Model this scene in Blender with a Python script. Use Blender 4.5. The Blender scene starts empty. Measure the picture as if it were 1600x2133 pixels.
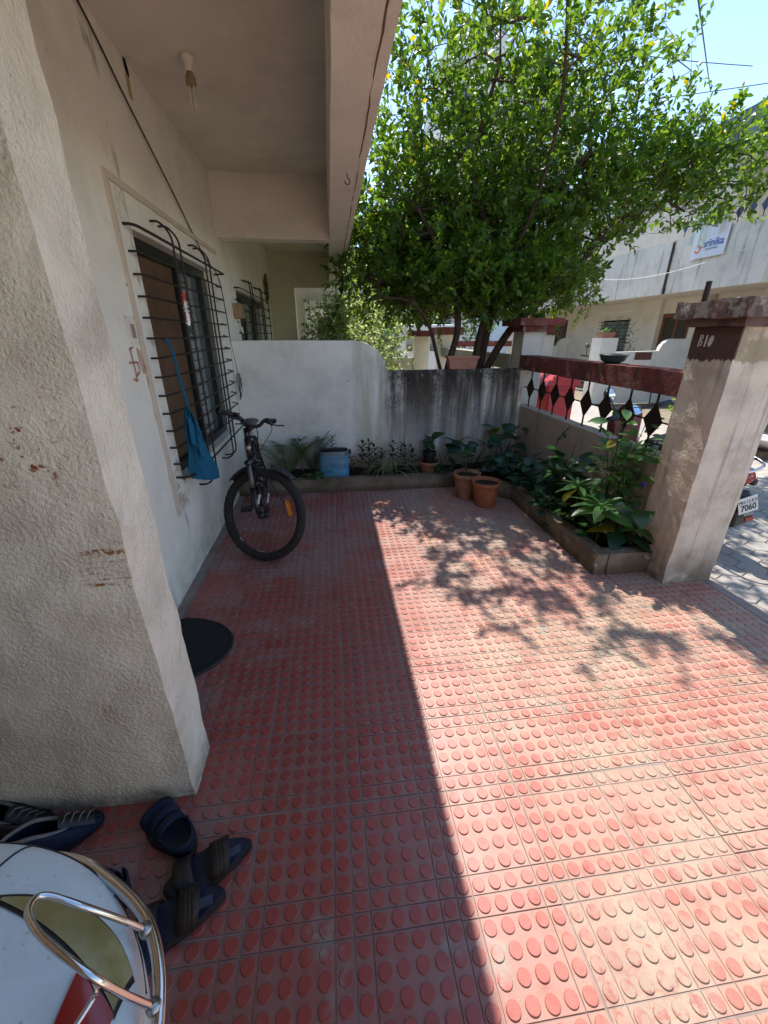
import bpy, math, random
import numpy as np
from mathutils import Vector, Matrix, noise as mnoise
random.seed(7); rng = np.random.default_rng(7)
R = math.radians
scn = bpy.context.scene
COL = scn.collection
# ------------------------------------------------------------------ camera
cam_d = bpy.data.cameras.new('camera'); cam = bpy.data.objects.new('camera', cam_d); COL.objects.link(cam)
cam.location = (0, 0, 1.5); cam.rotation_euler = (R(90 - 23.4665), 0, R(-7.0745))
cam_d.sensor_fit = 'VERTICAL'; cam_d.sensor_height = 24; cam_d.lens = 850 / 2133 * 24
cam_d.clip_start = .02; cam_d.clip_end = 800
scn.camera = cam
# ------------------------------------------------------------------ sky, sun, exposure
SUN = Vector((-.028, .58, 1)).normalized()            # towards the sun
elev = math.asin(SUN.z); az = math.atan2(SUN.x, SUN.y)
w = bpy.data.worlds.new('World'); scn.world = w; w.use_nodes = True
nt = w.node_tree; nt.nodes.clear()
sky = nt.nodes.new('ShaderNodeTexSky'); sky.sky_type = 'NISHITA'; sky.sun_disc = False
sky.sun_elevation = elev; sky.sun_rotation = az; sky.altitude = 550; sky.air_density = 1.0; sky.dust_density = .25; sky.ozone_density = 1.4
bg = nt.nodes.new('ShaderNodeBackground'); bg.inputs['Strength'].default_value = .105
wo = nt.nodes.new('ShaderNodeOutputWorld')
nt.links.new(sky.outputs[0], bg.inputs[0]); nt.links.new(bg.outputs[0], wo.inputs[0])
sd = bpy.data.lights.new('sun', 'SUN'); sd.energy = 2.5; sd.angle = R(.53); sd.color = (1, .955, .88)
so = bpy.data.objects.new('sun', sd); COL.objects.link(so); so.location = (0, 8, 14)
so.rotation_euler = SUN.to_track_quat('Z', 'Y').to_euler()
vs = scn.view_settings; vs.view_transform = 'Standard'; vs.look = 'None'; vs.gamma = 1; vs.use_curve_mapping = False
vs.exposure = 1.71

# ------------------------------------------------------------------ materials
class Mat:
    def __init__(s, name, col, rough=.8, spec=.3, metal=0., world=False):
        s.m = bpy.data.materials.new(name); s.m.use_nodes = True
        s.t = s.m.node_tree; s.p = s.t.nodes['Principled BSDF']
        s.p.inputs['Roughness'].default_value = rough; s.p.inputs['Metallic'].default_value = metal
        s.p.inputs['Specular IOR Level'].default_value = spec
        s.c = s.n('ShaderNodeRGB').outputs[0]; s.c.default_value = (*col, 1)
        s.tc = (s.n('ShaderNodeNewGeometry').outputs['Position'] if world else s.n('ShaderNodeTexCoord').outputs['Object'])
        s.h = None
    def n(s, k): return s.t.nodes.new(k)
    def l(s, a, b): s.t.links.new(a, b)
    def noise(s, scale, detail=4, stretch=(1, 1, 1), rough=.6, dist=0., off=(0, 0, 0)):
        mp = s.n('ShaderNodeMapping'); mp.inputs['Scale'].default_value = stretch; mp.inputs['Location'].default_value = off; s.l(s.tc, mp.inputs[0])
        q = s.n('ShaderNodeTexNoise'); q.inputs['Scale'].default_value = scale; q.inputs['Detail'].default_value = min(detail, 4)
        q.inputs['Roughness'].default_value = rough; q.inputs['Distortion'].default_value = dist
        s.l(mp.outputs[0], q.inputs['Vector']); return q.outputs['Fac']
    def voro(s, scale, feature='F1', stretch=(1, 1, 1)):
        mp = s.n('ShaderNodeMapping'); mp.inputs['Scale'].default_value = stretch; s.l(s.tc, mp.inputs[0])
        q = s.n('ShaderNodeTexVoronoi'); q.feature = feature; q.inputs['Scale'].default_value = scale
        s.l(mp.outputs[0], q.inputs['Vector']); return q.outputs['Distance']
    def mr(s, sock, lo, hi, a=0., b=1.):
        q = s.n('ShaderNodeMapRange'); q.interpolation_type = 'SMOOTHSTEP'
        for i, v in ((1, lo), (2, hi), (3, a), (4, b)): q.inputs[i].default_value = v
        s.l(sock, q.inputs[0]); return q.outputs[0]
    def axis(s, i, lo, hi):
        q = s.n('ShaderNodeSeparateXYZ'); s.l(s.tc, q.inputs[0]); return s.mr(q.outputs[i], lo, hi)
    def op(s, o, a, b):
        q = s.n('ShaderNodeMath'); q.operation = o
        for i, v in ((0, a), (1, b)):
            if isinstance(v, (int, float)): q.inputs[i].default_value = v
            else: s.l(v, q.inputs[i])
        return q.outputs[0]
    def mul(s, *a):
        r = a[0]
        for b in a[1:]: r = s.op('MULTIPLY', r, b)
        return r
    def mix(s, col, fac, mode='MIX'):
        q = s.n('ShaderNodeMix'); q.data_type = 'RGBA'; q.blend_type = mode
        if isinstance(fac, (int, float)): q.inputs[0].default_value = fac
        else: s.l(fac, q.inputs[0])
        s.l(s.c, q.inputs[6])
        if isinstance(col, tuple): q.inputs[7].default_value = (*col, 1)
        else: s.l(col, q.inputs[7])
        s.c = q.outputs[2]; return s
    def speck(s, col, scale, lo, hi, amt=1., **k):
        return s.mix(col, s.mul(s.mr(s.noise(scale, **k), lo, hi), amt))
    def bump(s, sock, strength=.4, dist=.004):
        q = s.n('ShaderNodeBump'); q.inputs['Strength'].default_value = strength; q.inputs['Distance'].default_value = dist
        s.l(sock, q.inputs['Height'])
        if s.h is not None: s.l(s.h, q.inputs['Normal'])
        s.h = q.outputs[0]; return s
    def rough(s, sock): s.l(sock, s.p.inputs['Roughness']); return s
    def done(s):
        s.l(s.c, s.p.inputs['Base Color'])
        if s.h is not None: s.l(s.h, s.p.inputs['Normal'])
        return s.m

def plain(name, col, rough=.6, spec=.4, metal=0., var=.25, scale=30, bump=0.):
    m = Mat(name, col, rough, spec, metal)
    if var: m.speck(tuple(c * (1 - var) for c in col), scale, .4, .7); m.speck(tuple(min(1, c * (1 + var * .6)) for c in col), scale * .35, .5, .75)
    if bump: m.bump(m.noise(scale * 4), bump, .003)
    return m.done()

def plaster(name, col, bs=95, bstr=.55, dirt=(.34, .29, .23), dirt_amt=.3, streak=0., base=0., spots=.6, rust=False):
    m = Mat(name, col, .9, .2)
    m.speck(tuple(c * .86 for c in col), 2.2, .4, .7, .8)
    m.speck(tuple(min(1, c * 1.08) for c in col), 5, .5, .75, .7, off=(3, 1, 2))
    m.speck(dirt, 3.1, .52, .8, dirt_amt, detail=8, off=(1, 5, 2))
    m.speck(dirt, 70, .62, .8, dirt_amt * .8, detail=2)
    if streak: m.speck((.13, .115, .09), 1, .5, .78, streak, stretch=(9, 9, .8), detail=6)
    if base: m.mix((.3, .22, .16), m.mul(m.op('SUBTRACT', 1., m.axis(2, .0, .35)), m.mr(m.noise(9), .3, .7), base))
    if spots: m.speck((.09, .07, .05), 23, .72, .78, spots, detail=3)
    if rust:   # rust weeping from the grille fixings beside the window
        bxm = m.mul(m.axis(1, 2.46, 2.52), m.op('SUBTRACT', 1., m.axis(1, 2.66, 2.78)), m.axis(2, .42, .56), m.op('SUBTRACT', 1., m.axis(2, .66, .8)))
        m.mix((.34, .20, .10), m.mul(bxm, m.mr(m.noise(13, 4), .38, .62), .8))
        m.mix((.20, .17, .12), m.mul(m.axis(1, 2.48, 2.53), m.op('SUBTRACT', 1., m.axis(1, 2.62, 2.635)), m.mr(m.noise(1, 4, stretch=(12, 12, 5)), .5, .68), .55))
    m.bump(m.noise(bs, 3, rough=.55), bstr, .006); m.bump(m.noise(7, 3), .25, .02)
    return m.done()

# ------------------------------------------------------------------ mesh builder
class MB:
    def __init__(s): s.v = []; s.f = []
    def add(s, vs, fs):
        b = len(s.v); s.v += [tuple(p) for p in vs]; s.f += [tuple(i + b for i in f) for f in fs]; return s
    def box(s, x0, x1, y0, y1, z0, z1, M=None):
        vs = [Vector((x, y, z)) for z in (z0, z1) for y in (y0, y1) for x in (x0, x1)]
        if M is not None: vs = [M @ p for p in vs]
        return s.add(vs, [(0, 2, 3, 1), (4, 5, 7, 6), (0, 1, 5, 4), (2, 6, 7, 3), (0, 4, 6, 2), (1, 3, 7, 5)])
    def rbox(s, x0, x1, y0, y1, z0, z1, seg=.09, amp=.004, freq=4., sub=None):
        """box with gridded, slightly uneven faces"""
        def grid(o, a, b):
            na = max(1, round(a.length / seg)); nb = max(1, round(b.length / seg)); na = min(na, 60); nb = min(nb, 60)
            vs = []
            for j in range(nb + 1):
                for i in range(na + 1):
                    p = o + a * (i / na) + b * (j / nb)
                    d = mnoise.noise_vector(p * freq) * amp + mnoise.noise_vector(p * freq * 5) * amp * .45
                    vs.append(p + d)
            s.add(vs, [(j * (na + 1) + i, j * (na + 1) + i + 1, (j + 1) * (na + 1) + i + 1, (j + 1) * (na + 1) + i) for j in range(nb) for i in range(na)])
        X, Y, Z = Vector((x1 - x0, 0, 0)), Vector((0, y1 - y0, 0)), Vector((0, 0, z1 - z0)); o = Vector((x0, y0, z0))
        grid(o, X, Z); grid(o + Y, Z, X); grid(o, Z, Y); grid(o + X, Y, Z); grid(o, Y, X); grid(o + Z, X, Y)
        return s
    def tube(s, pts, r, n=8, cap=True, closed=False):
        pts = [Vector(p) for p in pts]; k = len(pts); rs = r if isinstance(r, (list, tuple)) else [r] * k
        up = None; rings = []
        for i, p in enumerate(pts):
            if closed: d = pts[(i + 1) % k] - pts[i - 1]
            else: d = pts[min(i + 1, k - 1)] - pts[max(i - 1, 0)]
            d = d.normalized() if d.length > 1e-9 else Vector((0, 0, 1))
            if up is None: up = Vector((0, 0, 1)) if abs(d.z) < .9 else Vector((1, 0, 0))
            a = d.cross(up)
            if a.length < 1e-6: a = d.orthogonal()
            a.normalize(); b = a.cross(d).normalized(); up = b
            rings.append([p + a * (rs[i] * math.cos(t)) + b * (rs[i] * math.sin(t)) for t in [2 * math.pi * j / n for j in range(n)]])
        base = len(s.v)
        for q in rings: s.v += [tuple(p) for p in q]
        m = k if closed else k - 1
        for i in range(m):
            for j in range(n):
                a = base + i * n + j; b = base + i * n + (j + 1) % n; i2 = (i + 1) % k
                s.f.append((a, b, base + i2 * n + (j + 1) % n, base + i2 * n + j))
        if cap and not closed:
            s.f.append(tuple(base + j for j in range(n))[::-1]); s.f.append(tuple(base + (k - 1) * n + j for j in range(n)))
        return s
    def lathe(s, prof, c=(0, 0, 0), n=24, M=None, squash=(1, 1), flute=0, famp=0.):
        base = len(s.v); k = len(prof)
        for r, z in prof:
            for j in range(n):
                t = 2 * math.pi * j / n; rr = r * (1 + famp * math.cos(flute * t)) if flute else r
                p = Vector((rr * math.cos(t) * squash[0], rr * math.sin(t) * squash[1], z))
                if M is not None: p = M @ p
                s.v.append((p.x + c[0], p.y + c[1], p.z + c[2]))
        for i in range(k - 1):
            for j in range(n):
                s.f.append((base + i * n + j, base + i * n + (j + 1) % n, base + (i + 1) * n + (j + 1) % n, base + (i + 1) * n + j))
        if prof[0][0] > 1e-6: s.f.append(tuple(base + j for j in range(n))[::-1])
        if prof[-1][0] > 1e-6: s.f.append(tuple(base + (k - 1) * n + j for j in range(n)))
        return s
    def prism(s, poly, a, b, M):
        """poly: 2d points, extruded from a to b along local z; M places it"""
        k = len(poly)
        vs = [M @ Vector((x, y, a)) for x, y in poly] + [M @ Vector((x, y, b)) for x, y in poly]
        return s.add(vs, [tuple(range(k))[::-1], tuple(range(k, 2 * k))] + [(i, (i + 1) % k, k + (i + 1) % k, k + i) for i in range(k)])
    def sheet(s, fn, nu, nv):
        vs = [fn(i / nu, j / nv) for j in range(nv + 1) for i in range(nu + 1)]
        return s.add(vs, [(j * (nu + 1) + i, j * (nu + 1) + i + 1, (j + 1) * (nu + 1) + i + 1, (j + 1) * (nu + 1) + i) for j in range(nv) for i in range(nu)])
    def mesh(s, name, mat, smooth=False):
        me = bpy.data.meshes.new(name); me.from_pydata([tuple(p) for p in s.v], [], s.f); me.update()
        if mat: me.materials.append(mat)
        if smooth: me.polygons.foreach_set('use_smooth', [True] * len(me.polygons))
        return me
XZ = lambda y=0.: Matrix(((1, 0, 0, 0), (0, 0, 1, y), (0, 1, 0, 0), (0, 0, 0, 1)))     # poly (x,z) extruded along +y
YZ = lambda x=0.: Matrix(((0, 0, 1, x), (1, 0, 0, 0), (0, 1, 0, 0), (0, 0, 0, 1)))     # poly (y,z) extruded along +x
XY = lambda z=0.: Matrix.Translation((0, 0, z))

def tag(o, label=None, cat=None, group=None, kind=None):
    if label: o['label'] = label
    if cat: o['category'] = cat
    if group: o['group'] = group
    if kind: o['kind'] = kind
    return o
STATIC = set()
def thing(name, label, cat, loc=(0, 0, 0), group=None, rz=0., local=False):
    o = bpy.data.objects.new(name, None); COL.objects.link(o); o.location = loc; o.rotation_euler = (0, 0, rz); o.empty_display_size = .1
    if not local: STATIC.add(o)
    return tag(o, label, cat, group)
def put(me, name, parent=None, bevel=0., label=None):
    o = bpy.data.objects.new(name, me); COL.objects.link(o)
    if parent is not None:
        o.parent = parent
        if parent in STATIC: o.matrix_parent_inverse = Matrix.Translation(parent.location).inverted()
    if bevel:
        b = o.modifiers.new('bevel', 'BEVEL'); b.width = bevel; b.segments = 2; b.limit_method = 'ANGLE'; b.angle_limit = R(40)
    if label: o['label'] = label
    return o
def part(mb, name, mat, parent=None, smooth=False, bevel=0., label=None):
    return put(mb.mesh(name, mat, smooth), name, parent, bevel, label)
def copy_tree(o, parent=None):
    c = o.copy(); COL.objects.link(c)
    if parent is not None: c.parent = parent
    for ch in list(o.children): copy_tree(ch, c)
    return c
def arc(c, r, a0, a1, n, fn):
    return [fn(c[0] + r * math.cos(R(a0 + (a1 - a0) * i / n)), c[1] + r * math.sin(R(a0 + (a1 - a0) * i / n))) for i in range(n + 1)]
def smoothpts(pts, n=8):
    """catmull-rom through points"""
    P = [Vector(p) for p in pts]; P = [P[0] * 2 - P[1]] + P + [P[-1] * 2 - P[-2]]; out = []
    for i in range(1, len(P) - 2):
        for k in range(n):
            t = k / n; a, b, c, d = P[i - 1:i + 3]
            out.append(.5 * ((2 * b) + (c - a) * t + (2 * a - 5 * b + 4 * c - d) * t * t + (3 * b - a - 3 * c + d) * t ** 3))
    return out + [P[-2]]
def text_mesh(txt, size, mat, depth=.002, bold=0.):
    cu = bpy.data.curves.new('lettering', 'FONT'); cu.body = txt; cu.size = size; cu.extrude = depth; cu.offset = bold; cu.align_x = 'CENTER'; cu.align_y = 'CENTER'
    o = bpy.data.objects.new('lettering', cu); COL.objects.link(o)
    dg = bpy.context.evaluated_depsgraph_get(); dg.update()
    me = bpy.data.meshes.new_from_object(o.evaluated_get(dg)); bpy.data.objects.remove(o); me.materials.clear(); me.materials.append(mat); return me
# ================================================================== MATERIALS
M_wall = plaster('white_wall_paint', (.85, .815, .70), bs=70, bstr=.45, dirt_amt=.16, base=.5, rust=True)
M_ceil = plaster('ceiling_paint', (.74, .70, .60), bs=45, bstr=.2, dirt_amt=.22, spots=.35)
M_beam = plaster('beam_paint', (.80, .75, .65), bs=80, bstr=.5, dirt_amt=.25, spots=.7)
M_cream = plaster('cream_paint', (.70, .65, .50), bs=70, bstr=.3, dirt_amt=.15)
def m_pillar():
    m = Mat('rough_stucco', (.84, .765, .61), .92, .2)
    m.speck((.68, .59, .46), 6, .42, .7, .6, detail=8); m.speck((.84, .79, .68), 130, .52, .72, .55, detail=3)
    m.speck((.42, .34, .25), 120, .58, .76, .5, detail=3, off=(4, 4, 4)); m.speck((.46, .36, .26), 2.5, .55, .75, .5)
    m.speck((.08, .07, .055), 30, .74, .79, .8, detail=3)
    m.mix((.22, .18, .14), m.mul(m.op('SUBTRACT', 1., m.axis(2, .0, .12)), m.mr(m.noise(25), .2, .7), .8))
    lf = m.op('SUBTRACT', 1., m.axis(0, -.72, -.62)); yf = m.op('SUBTRACT', 1., m.axis(1, 1.004, 1.01))
    # rust coloured hand scrapes near the corner
    sc = m.mul(m.axis(0, -.69, -.64), m.op('SUBTRACT', 1., m.axis(0, -.553, -.545)), m.mr(m.noise(1, 4, stretch=(5, 5, 42), rough=.6), .50, .60), m.mr(m.noise(90, 2), .38, .56), m.mul(m.axis(2, .86, .89), m.op('SUBTRACT', 1., m.axis(2, 1.0, 1.03))), yf)
    m.mix((.30, .12, .03), m.mul(sc, .95))
    sc2 = m.mul(m.op('SUBTRACT', 1., m.axis(0, -.68, -.58)), m.mr(m.noise(1, 3, stretch=(22, 22, 30)), .56, .62), m.mr(m.noise(90, 2), .38, .56), m.mul(m.axis(2, 1.16, 1.2), m.op('SUBTRACT', 1., m.axis(2, 1.4, 1.44))), yf)
    m.mix((.26, .045, .02), m.mul(sc2, .95))
    v = m.mul(m.noise(88, 4, rough=.6), m.mr(m.noise(5, 3), .3, .65, .35, 1.)); m.bump(v, 1., .013); m.bump(m.noise(240, 2), .4, .004); return m.done()
M_pillar = m_pillar()
def m_divide():
    m = Mat('stained_boundary_wall_paint', (.80, .775, .70), .92, .2)
    m.speck((.55, .51, .46), 2.5, .4, .72, .7, detail=8); m.speck((.35, .27, .2), 60, .64, .8, .5, detail=3)
    st = m.noise(1, 7, stretch=(7, 7, .55), rough=.62); st2 = m.noise(1, 6, stretch=(16, 16, 1.1), off=(3, 2, 1))
    xr = m.axis(0, .52, .64); zt = m.axis(2, .1, 1.15); edge = m.mul(m.axis(0, .12, .5), m.axis(2, .55, 1.4))
    m.mix((.42, .42, .26), m.mul(m.axis(0, .0, .5), m.op('SUBTRACT', 1., m.axis(0, .5, .62)), m.mr(st, .35, .6), .75))
    m.mix((.10, .095, .075), m.mul(edge, m.mr(st, .48, .74), .8))
    m.mix((.40, .33, .24), m.mul(xr, m.mr(st2, .3, .7), .8))
    m.mix((.055, .045, .035), m.mul(xr, m.op('ADD', .3, m.mul(zt, .75)), m.mr(st, .36, .62), .97))
    m.mix((.10, .055, .02), m.mul(xr, m.axis(0, 1.2, 1.5), zt, m.mr(st2, .45, .7), .7))
    m.mix((.03, .027, .02), m.mul(xr, m.axis(2, .9, 1.16), m.mr(m.noise(14, 6), .35, .6), .9))
    m.mix((.55, .52, .46), m.mul(xr, m.axis(2, .95, 1.1), m.mr(m.noise(40, 4, stretch=(1, 1, .4)), .62, .68), .9))
    m.mix((.42, .25, .10), m.mul(m.op('SUBTRACT', 1., m.axis(2, .12, .42)), m.axis(0, .0, .25), m.op('SUBTRACT', 1., m.axis(0, .5, .75)), m.mr(m.noise(6, 6), .42, .6), .85))
    m.mix((.24, .18, .11), m.mul(m.op('SUBTRACT', 1., m.axis(2, .1, .35)), m.mr(m.noise(7, 6), .3, .6), .8))
    m.mix((.07, .055, .04), m.mul(xr, m.axis(2, .3, 1.0), m.mr(m.noise(5, 4, rough=.7, off=(4, 4, 4)), .48, .62), m.mr(m.noise(50, 3), .35, .6), .75))
    m.mix((.47, .36, .23), m.mul(m.op('SUBTRACT', 1., m.axis(2, .1, .75)), m.mr(m.noise(3.5, 4, rough=.7, off=(7, 2, 4)), .42, .64), .6))
    m.speck((.30, .24, .17), 26, .64, .72, .55, off=(1, 1, 6))
    m.bump(m.noise(80, 4), .55, .007); m.bump(m.noise(9, 3), .3, .02); return m.done()
M_divide = m_divide()
def m_kerb():
    m = Mat('muddy_cement', (.22, .175, .125), .95, .2)
    m.speck((.14, .105, .07), 5, .4, .65, .95, detail=8); m.speck((.46, .42, .35), 12, .60, .72, .7, detail=6)
    m.speck((.10, .075, .05), 3, .5, .72, .8, detail=8, off=(2, 7, 1)); m.mix((.10, .065, .04), m.mul(m.op('SUBTRACT', 1., m.axis(2, .01, .09)), .8))
    m.speck((.13, .14, .07), 8, .56, .7, .6, off=(9, 1, 1)); m.bump(m.noise(60, 5), .8, .008); return m.done()
M_kerb = m_kerb()
def m_gate():
    m = Mat('gate_pillar_paint', (.66, .55, .43), .9, .2)
    m.speck((.42, .34, .28), 4, .4, .7, .8, detail=8); m.speck((.66, .59, .52), 11, .5, .7, .6, detail=5); m.speck((.38, .2, .14), 7, .62, .72, .5, off=(5, 5, 1))
    m.speck((.22, .16, .12), 1, .5, .72, .55, stretch=(22, 22, 1.2), detail=5)
    m.mix((.16, .13, .09), m.mul(m.op('SUBTRACT', 1., m.axis(2, .03, .32)), m.mr(m.noise(6, 6), .25, .6), .9))
    # old maroon band below the cap, ragged lower edge
    band = m.mr(m.op('ADD', m.axis(2, 1.25, 1.5), m.mul(m.op('SUBTRACT', m.noise(1, 4, stretch=(45, 45, 9)), .5), .5)), .42, .5)
    sidef = m.op('SUBTRACT', 1., m.axis(0, 2.098, 2.105))
    m.mix((.085, .045, .035), m.mul(band, sidef, .97)); m.mix((.30, .24, .15), m.mul(band, m.op('SUBTRACT', 1., sidef), m.mr(m.noise(9, 5), .3, .55), .85))
    m.bump(m.noise(60, 5), .7, .007); m.bump(m.noise(11, 4), .4, .02); return m.done()
M_gate = m_gate()
def m_red(name, col=(.20, .05, .038), wear=.6):
    m = Mat(name, col, .8, .3)
    m.speck(tuple(c * .55 for c in col), 5, .4, .65, .9, detail=8); m.speck((.07, .045, .035), 1, .5, .7, .8, stretch=(16, 16, 1.5), detail=6)
    m.speck((.34, .30, .25), 9, .56 - .1 * (wear > .9), .68 - .1 * (wear > .9), wear, detail=8, off=(3, 3, 3)); m.speck((.05, .05, .04), 28, .6, .75, .6)
    m.bump(m.noise(45, 6), .9, .012); return m.done()
M_red = m_red('weathered_red_paint', wear=.4); M_cap = m_red('peeling_red_cement', (.20, .125, .105), 1.0)
M_metal = plain('dark_painted_steel', (.022, .016, .014), .55, .5, 0, .5, 90)
M_rust = plain('rusty_brown_steel', (.035, .018, .012), .75, .3, 0, .5, 60)
M_black = plain('black_plastic', (.014, .014, .015), .45, .5, 0, .2, 20)
M_chrome = plain('chrome', (.62, .60, .58), .12, .5, 1., .06, 30)
M_steel = plain('brushed_steel', (.4, .39, .38), .3, .5, 1., .15, 40)
M_wood = plain('brown_wood', (.17, .065, .03), .6, .4, 0, .45, 25)
M_brownpanel = plain('brown_board', (.17, .10, .058), .85, .15, 0, .25, 7)
M_soil = plain('dark_soil', (.045, .03, .02), .98, .1, 0, .5, 40, .9)
M_terra = plain('terracotta', (.36, .115, .05), .8, .3, 0, .35, 14, .3)
M_terra2 = plain('dusty_terracotta', (.34, .15, .085), .85, .2, 0, .4, 18, .3)
def glassy(name, col=(.02, .03, .03), rough=.04, alpha=.3):
    m = Mat(name, col, rough, .8); m.p.inputs['IOR'].default_value = 1.5; m.p.inputs['Transmission Weight'].default_value = alpha; return m.done()
M_glass = glassy('window_glass', (.25, .3, .3), .03, .5)
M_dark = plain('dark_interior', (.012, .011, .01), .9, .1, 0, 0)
def leafmat(name, c1, c2, trans=.45, gloss=.35, back=None, rough=.38, yellow=True):
    m = bpy.data.materials.new(name); m.use_nodes = True; t = m.node_tree; t.nodes.clear(); n = t.nodes.new; L = t.links.new
    g = n('ShaderNodeNewGeometry'); oi = n('ShaderNodeObjectInfo'); ad = n('ShaderNodeMath'); ad.operation = 'ADD'; L(g.outputs['Random Per Island'], ad.inputs[0]); L(oi.outputs['Random'], ad.inputs[1])
    fr = n('ShaderNodeMath'); fr.operation = 'FRACT'; L(ad.outputs[0], fr.inputs[0])
    cr = n('ShaderNodeValToRGB'); cr.color_ramp.elements[0].color = (*c1, 1); cr.color_ramp.elements[1].color = (*c2, 1)
    if yellow:
        cr.color_ramp.elements[1].position = .975; e_ = cr.color_ramp.elements.new(.99); e_.color = (.30, .27, .03, 1)
    L(fr.outputs[0], cr.inputs[0])
    nz = n('ShaderNodeTexNoise'); nz.inputs['Scale'].default_value = 60; tc = n('ShaderNodeTexCoord'); L(tc.outputs['Object'], nz.inputs['Vector'])
    mx = n('ShaderNodeMix'); mx.data_type = 'RGBA'; mx.blend_type = 'MULTIPLY'; mx.inputs[0].default_value = .45; L(cr.outputs[0], mx.inputs[6]); L(nz.outputs['Color'], mx.inputs[7])
    p = n('ShaderNodeBsdfPrincipled'); p.inputs['Roughness'].default_value = rough; p.inputs['Specular IOR Level'].default_value = gloss; L(mx.outputs[2], p.inputs['Base Color'])
    tr = n('ShaderNodeBsdfTranslucent')
    hs = n('ShaderNodeHueSaturation'); hs.inputs['Hue'].default_value = .477; hs.inputs['Saturation'].default_value = 1.1; hs.inputs['Value'].default_value = 2.35; L(cr.outputs[0], hs.inputs['Color']); L(hs.outputs[0], tr.inputs['Color'])
    ms = n('ShaderNodeMixShader'); ms.inputs[0].default_value = trans; L(p.outputs[0], ms.inputs[1]); L(tr.outputs[0], ms.inputs[2])
    o = n('ShaderNodeOutputMaterial'); L(ms.outputs[0], o.inputs[0]); return m
L_tree = leafmat('tree_leaf', (.034, .095, .014), (.115, .20, .028), .48, .5)
L_pale = leafmat('pale_leaf', (.12, .17, .06), (.26, .32, .14), .5, .3)
L_bush = leafmat('bush_leaf', (.06, .13, .02), (.16, .24, .05), .5, .3)
L_dark = leafmat('dark_glossy_leaf', (.02, .06, .026), (.05, .115, .04), .3, .5, rough=.3)
L_mid = leafmat('mid_green_leaf', (.045, .13, .035), (.11, .23, .06), .35, .5, rough=.32)
L_blue = leafmat('blue_green_leaf', (.03, .085, .055), (.06, .14, .085), .3, .5, rough=.35)
L_purple = leafmat('dull_purple_leaf', (.035, .022, .018), (.07, .05, .035), .25, .2, rough=.6)
L_grass = leafmat('strap_leaf', (.14, .18, .08), (.34, .37, .22), .35, .3)
L_fern = leafmat('fern_leaf', (.035, .085, .03), (.08, .14, .05), .4, .2)
M_bark = plain('bark', (.075, .045, .03), .9, .2, 0, .5, 40, .8)
# ================================================================== GROUND, STREET, PORCH FLOOR
SZ = -.12                                                     # street level
m = Mat('dusty_ground', (.24, .20, .15), .95, .1); m.speck((.15, .13, .09), .6, .4, .7, .8); m.speck((.3, .26, .2), 6, .5, .7); m.bump(m.noise(30), .6, .02); M_ground = m.done()
g = MB().box(-160, 160, -60, 260, SZ - .3, SZ - .03); tag(part(g, 'ground', M_ground), kind='structure')
def m_street():
    m = Mat('interlocking_paver_surface', (.40, .37, .34), .85, .25)
    br = m.n('ShaderNodeTexBrick'); br.inputs['Scale'].default_value = 1; br.inputs['Brick Width'].default_value = .22; br.inputs['Row Height'].default_value = .14; br.inputs['Mortar Size'].default_value = .006
    br.inputs['Color1'].default_value = (.42, .36, .32, 1); br.inputs['Color2'].default_value = (.34, .33, .31, 1); br.inputs['Mortar'].default_value = (.16, .14, .12, 1)
    m.l(m.tc, br.inputs['Vector']); m.c = br.outputs[0]; m.speck((.48, .40, .33), 1.2, .4, .7, .6); m.speck((.22, .2, .18), 9, .55, .75, .5); return m.done()
tag(part(MB().box(2.462, 6.55, -8, 60, SZ - .03, SZ - .012), 'street', m_street()), kind='structure')
m = Mat('grey_paver', (.27, .262, .25), .85, .25, world=True); oi = m.n('ShaderNodeObjectInfo').outputs['Random']
m.mix((.34, .295, .25), m.mr(oi, .2, .9)); m.speck((.37, .33, .28), 2, .4, .7, .6); m.speck((.2, .18, .16), 14, .5, .75, .7, detail=7); m.bump(m.noise(120, 3), .5, .004); M_paver = m.done()
pav = tag(thing('paver_walk', None, None, (3.5, 3, SZ)), kind='structure')
def hexmesh():
    mb = MB(); r = .112
    top = [(r * math.cos(R(60 * i + 30)) * 1.0, r * math.sin(R(60 * i + 30)) * .86) for i in range(6)]
    r2 = .955; vs = [(x, y, -.02) for x, y in top] + [(x, y, -.004) for x, y in top] + [(x * r2, y * r2, 0) for x, y in top]
    mb.add(vs, [tuple(range(12, 18))] + [(i, (i + 1) % 6, 6 + (i + 1) % 6, 6 + i) for i in range(6)] + [(6 + i, 6 + (i + 1) % 6, 12 + (i + 1) % 6, 12 + i) for i in range(6)]); return mb.mesh('paver', M_paver)
hm = hexmesh(); dx = .112 * math.sqrt(3) + .005; dy = .112 * .86 * 1.5 + .006; cnt = 0
for j in range(34):
    for i in range(11):
        x = 2.60 + i * dx + (j % 2) * dx / 2; y = 1.25 + j * dy
        if x > 4.75 or (x < 2.56): continue
        o = put(hm, 'paver', pav); o.location = (x, y, SZ + random.uniform(-.003, .003)); o.rotation_euler = (random.gauss(0, .008), random.gauss(0, .008), random.gauss(0, .01)); cnt += 1
        if cnt >= 298: break
    if cnt >= 298: break
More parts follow.
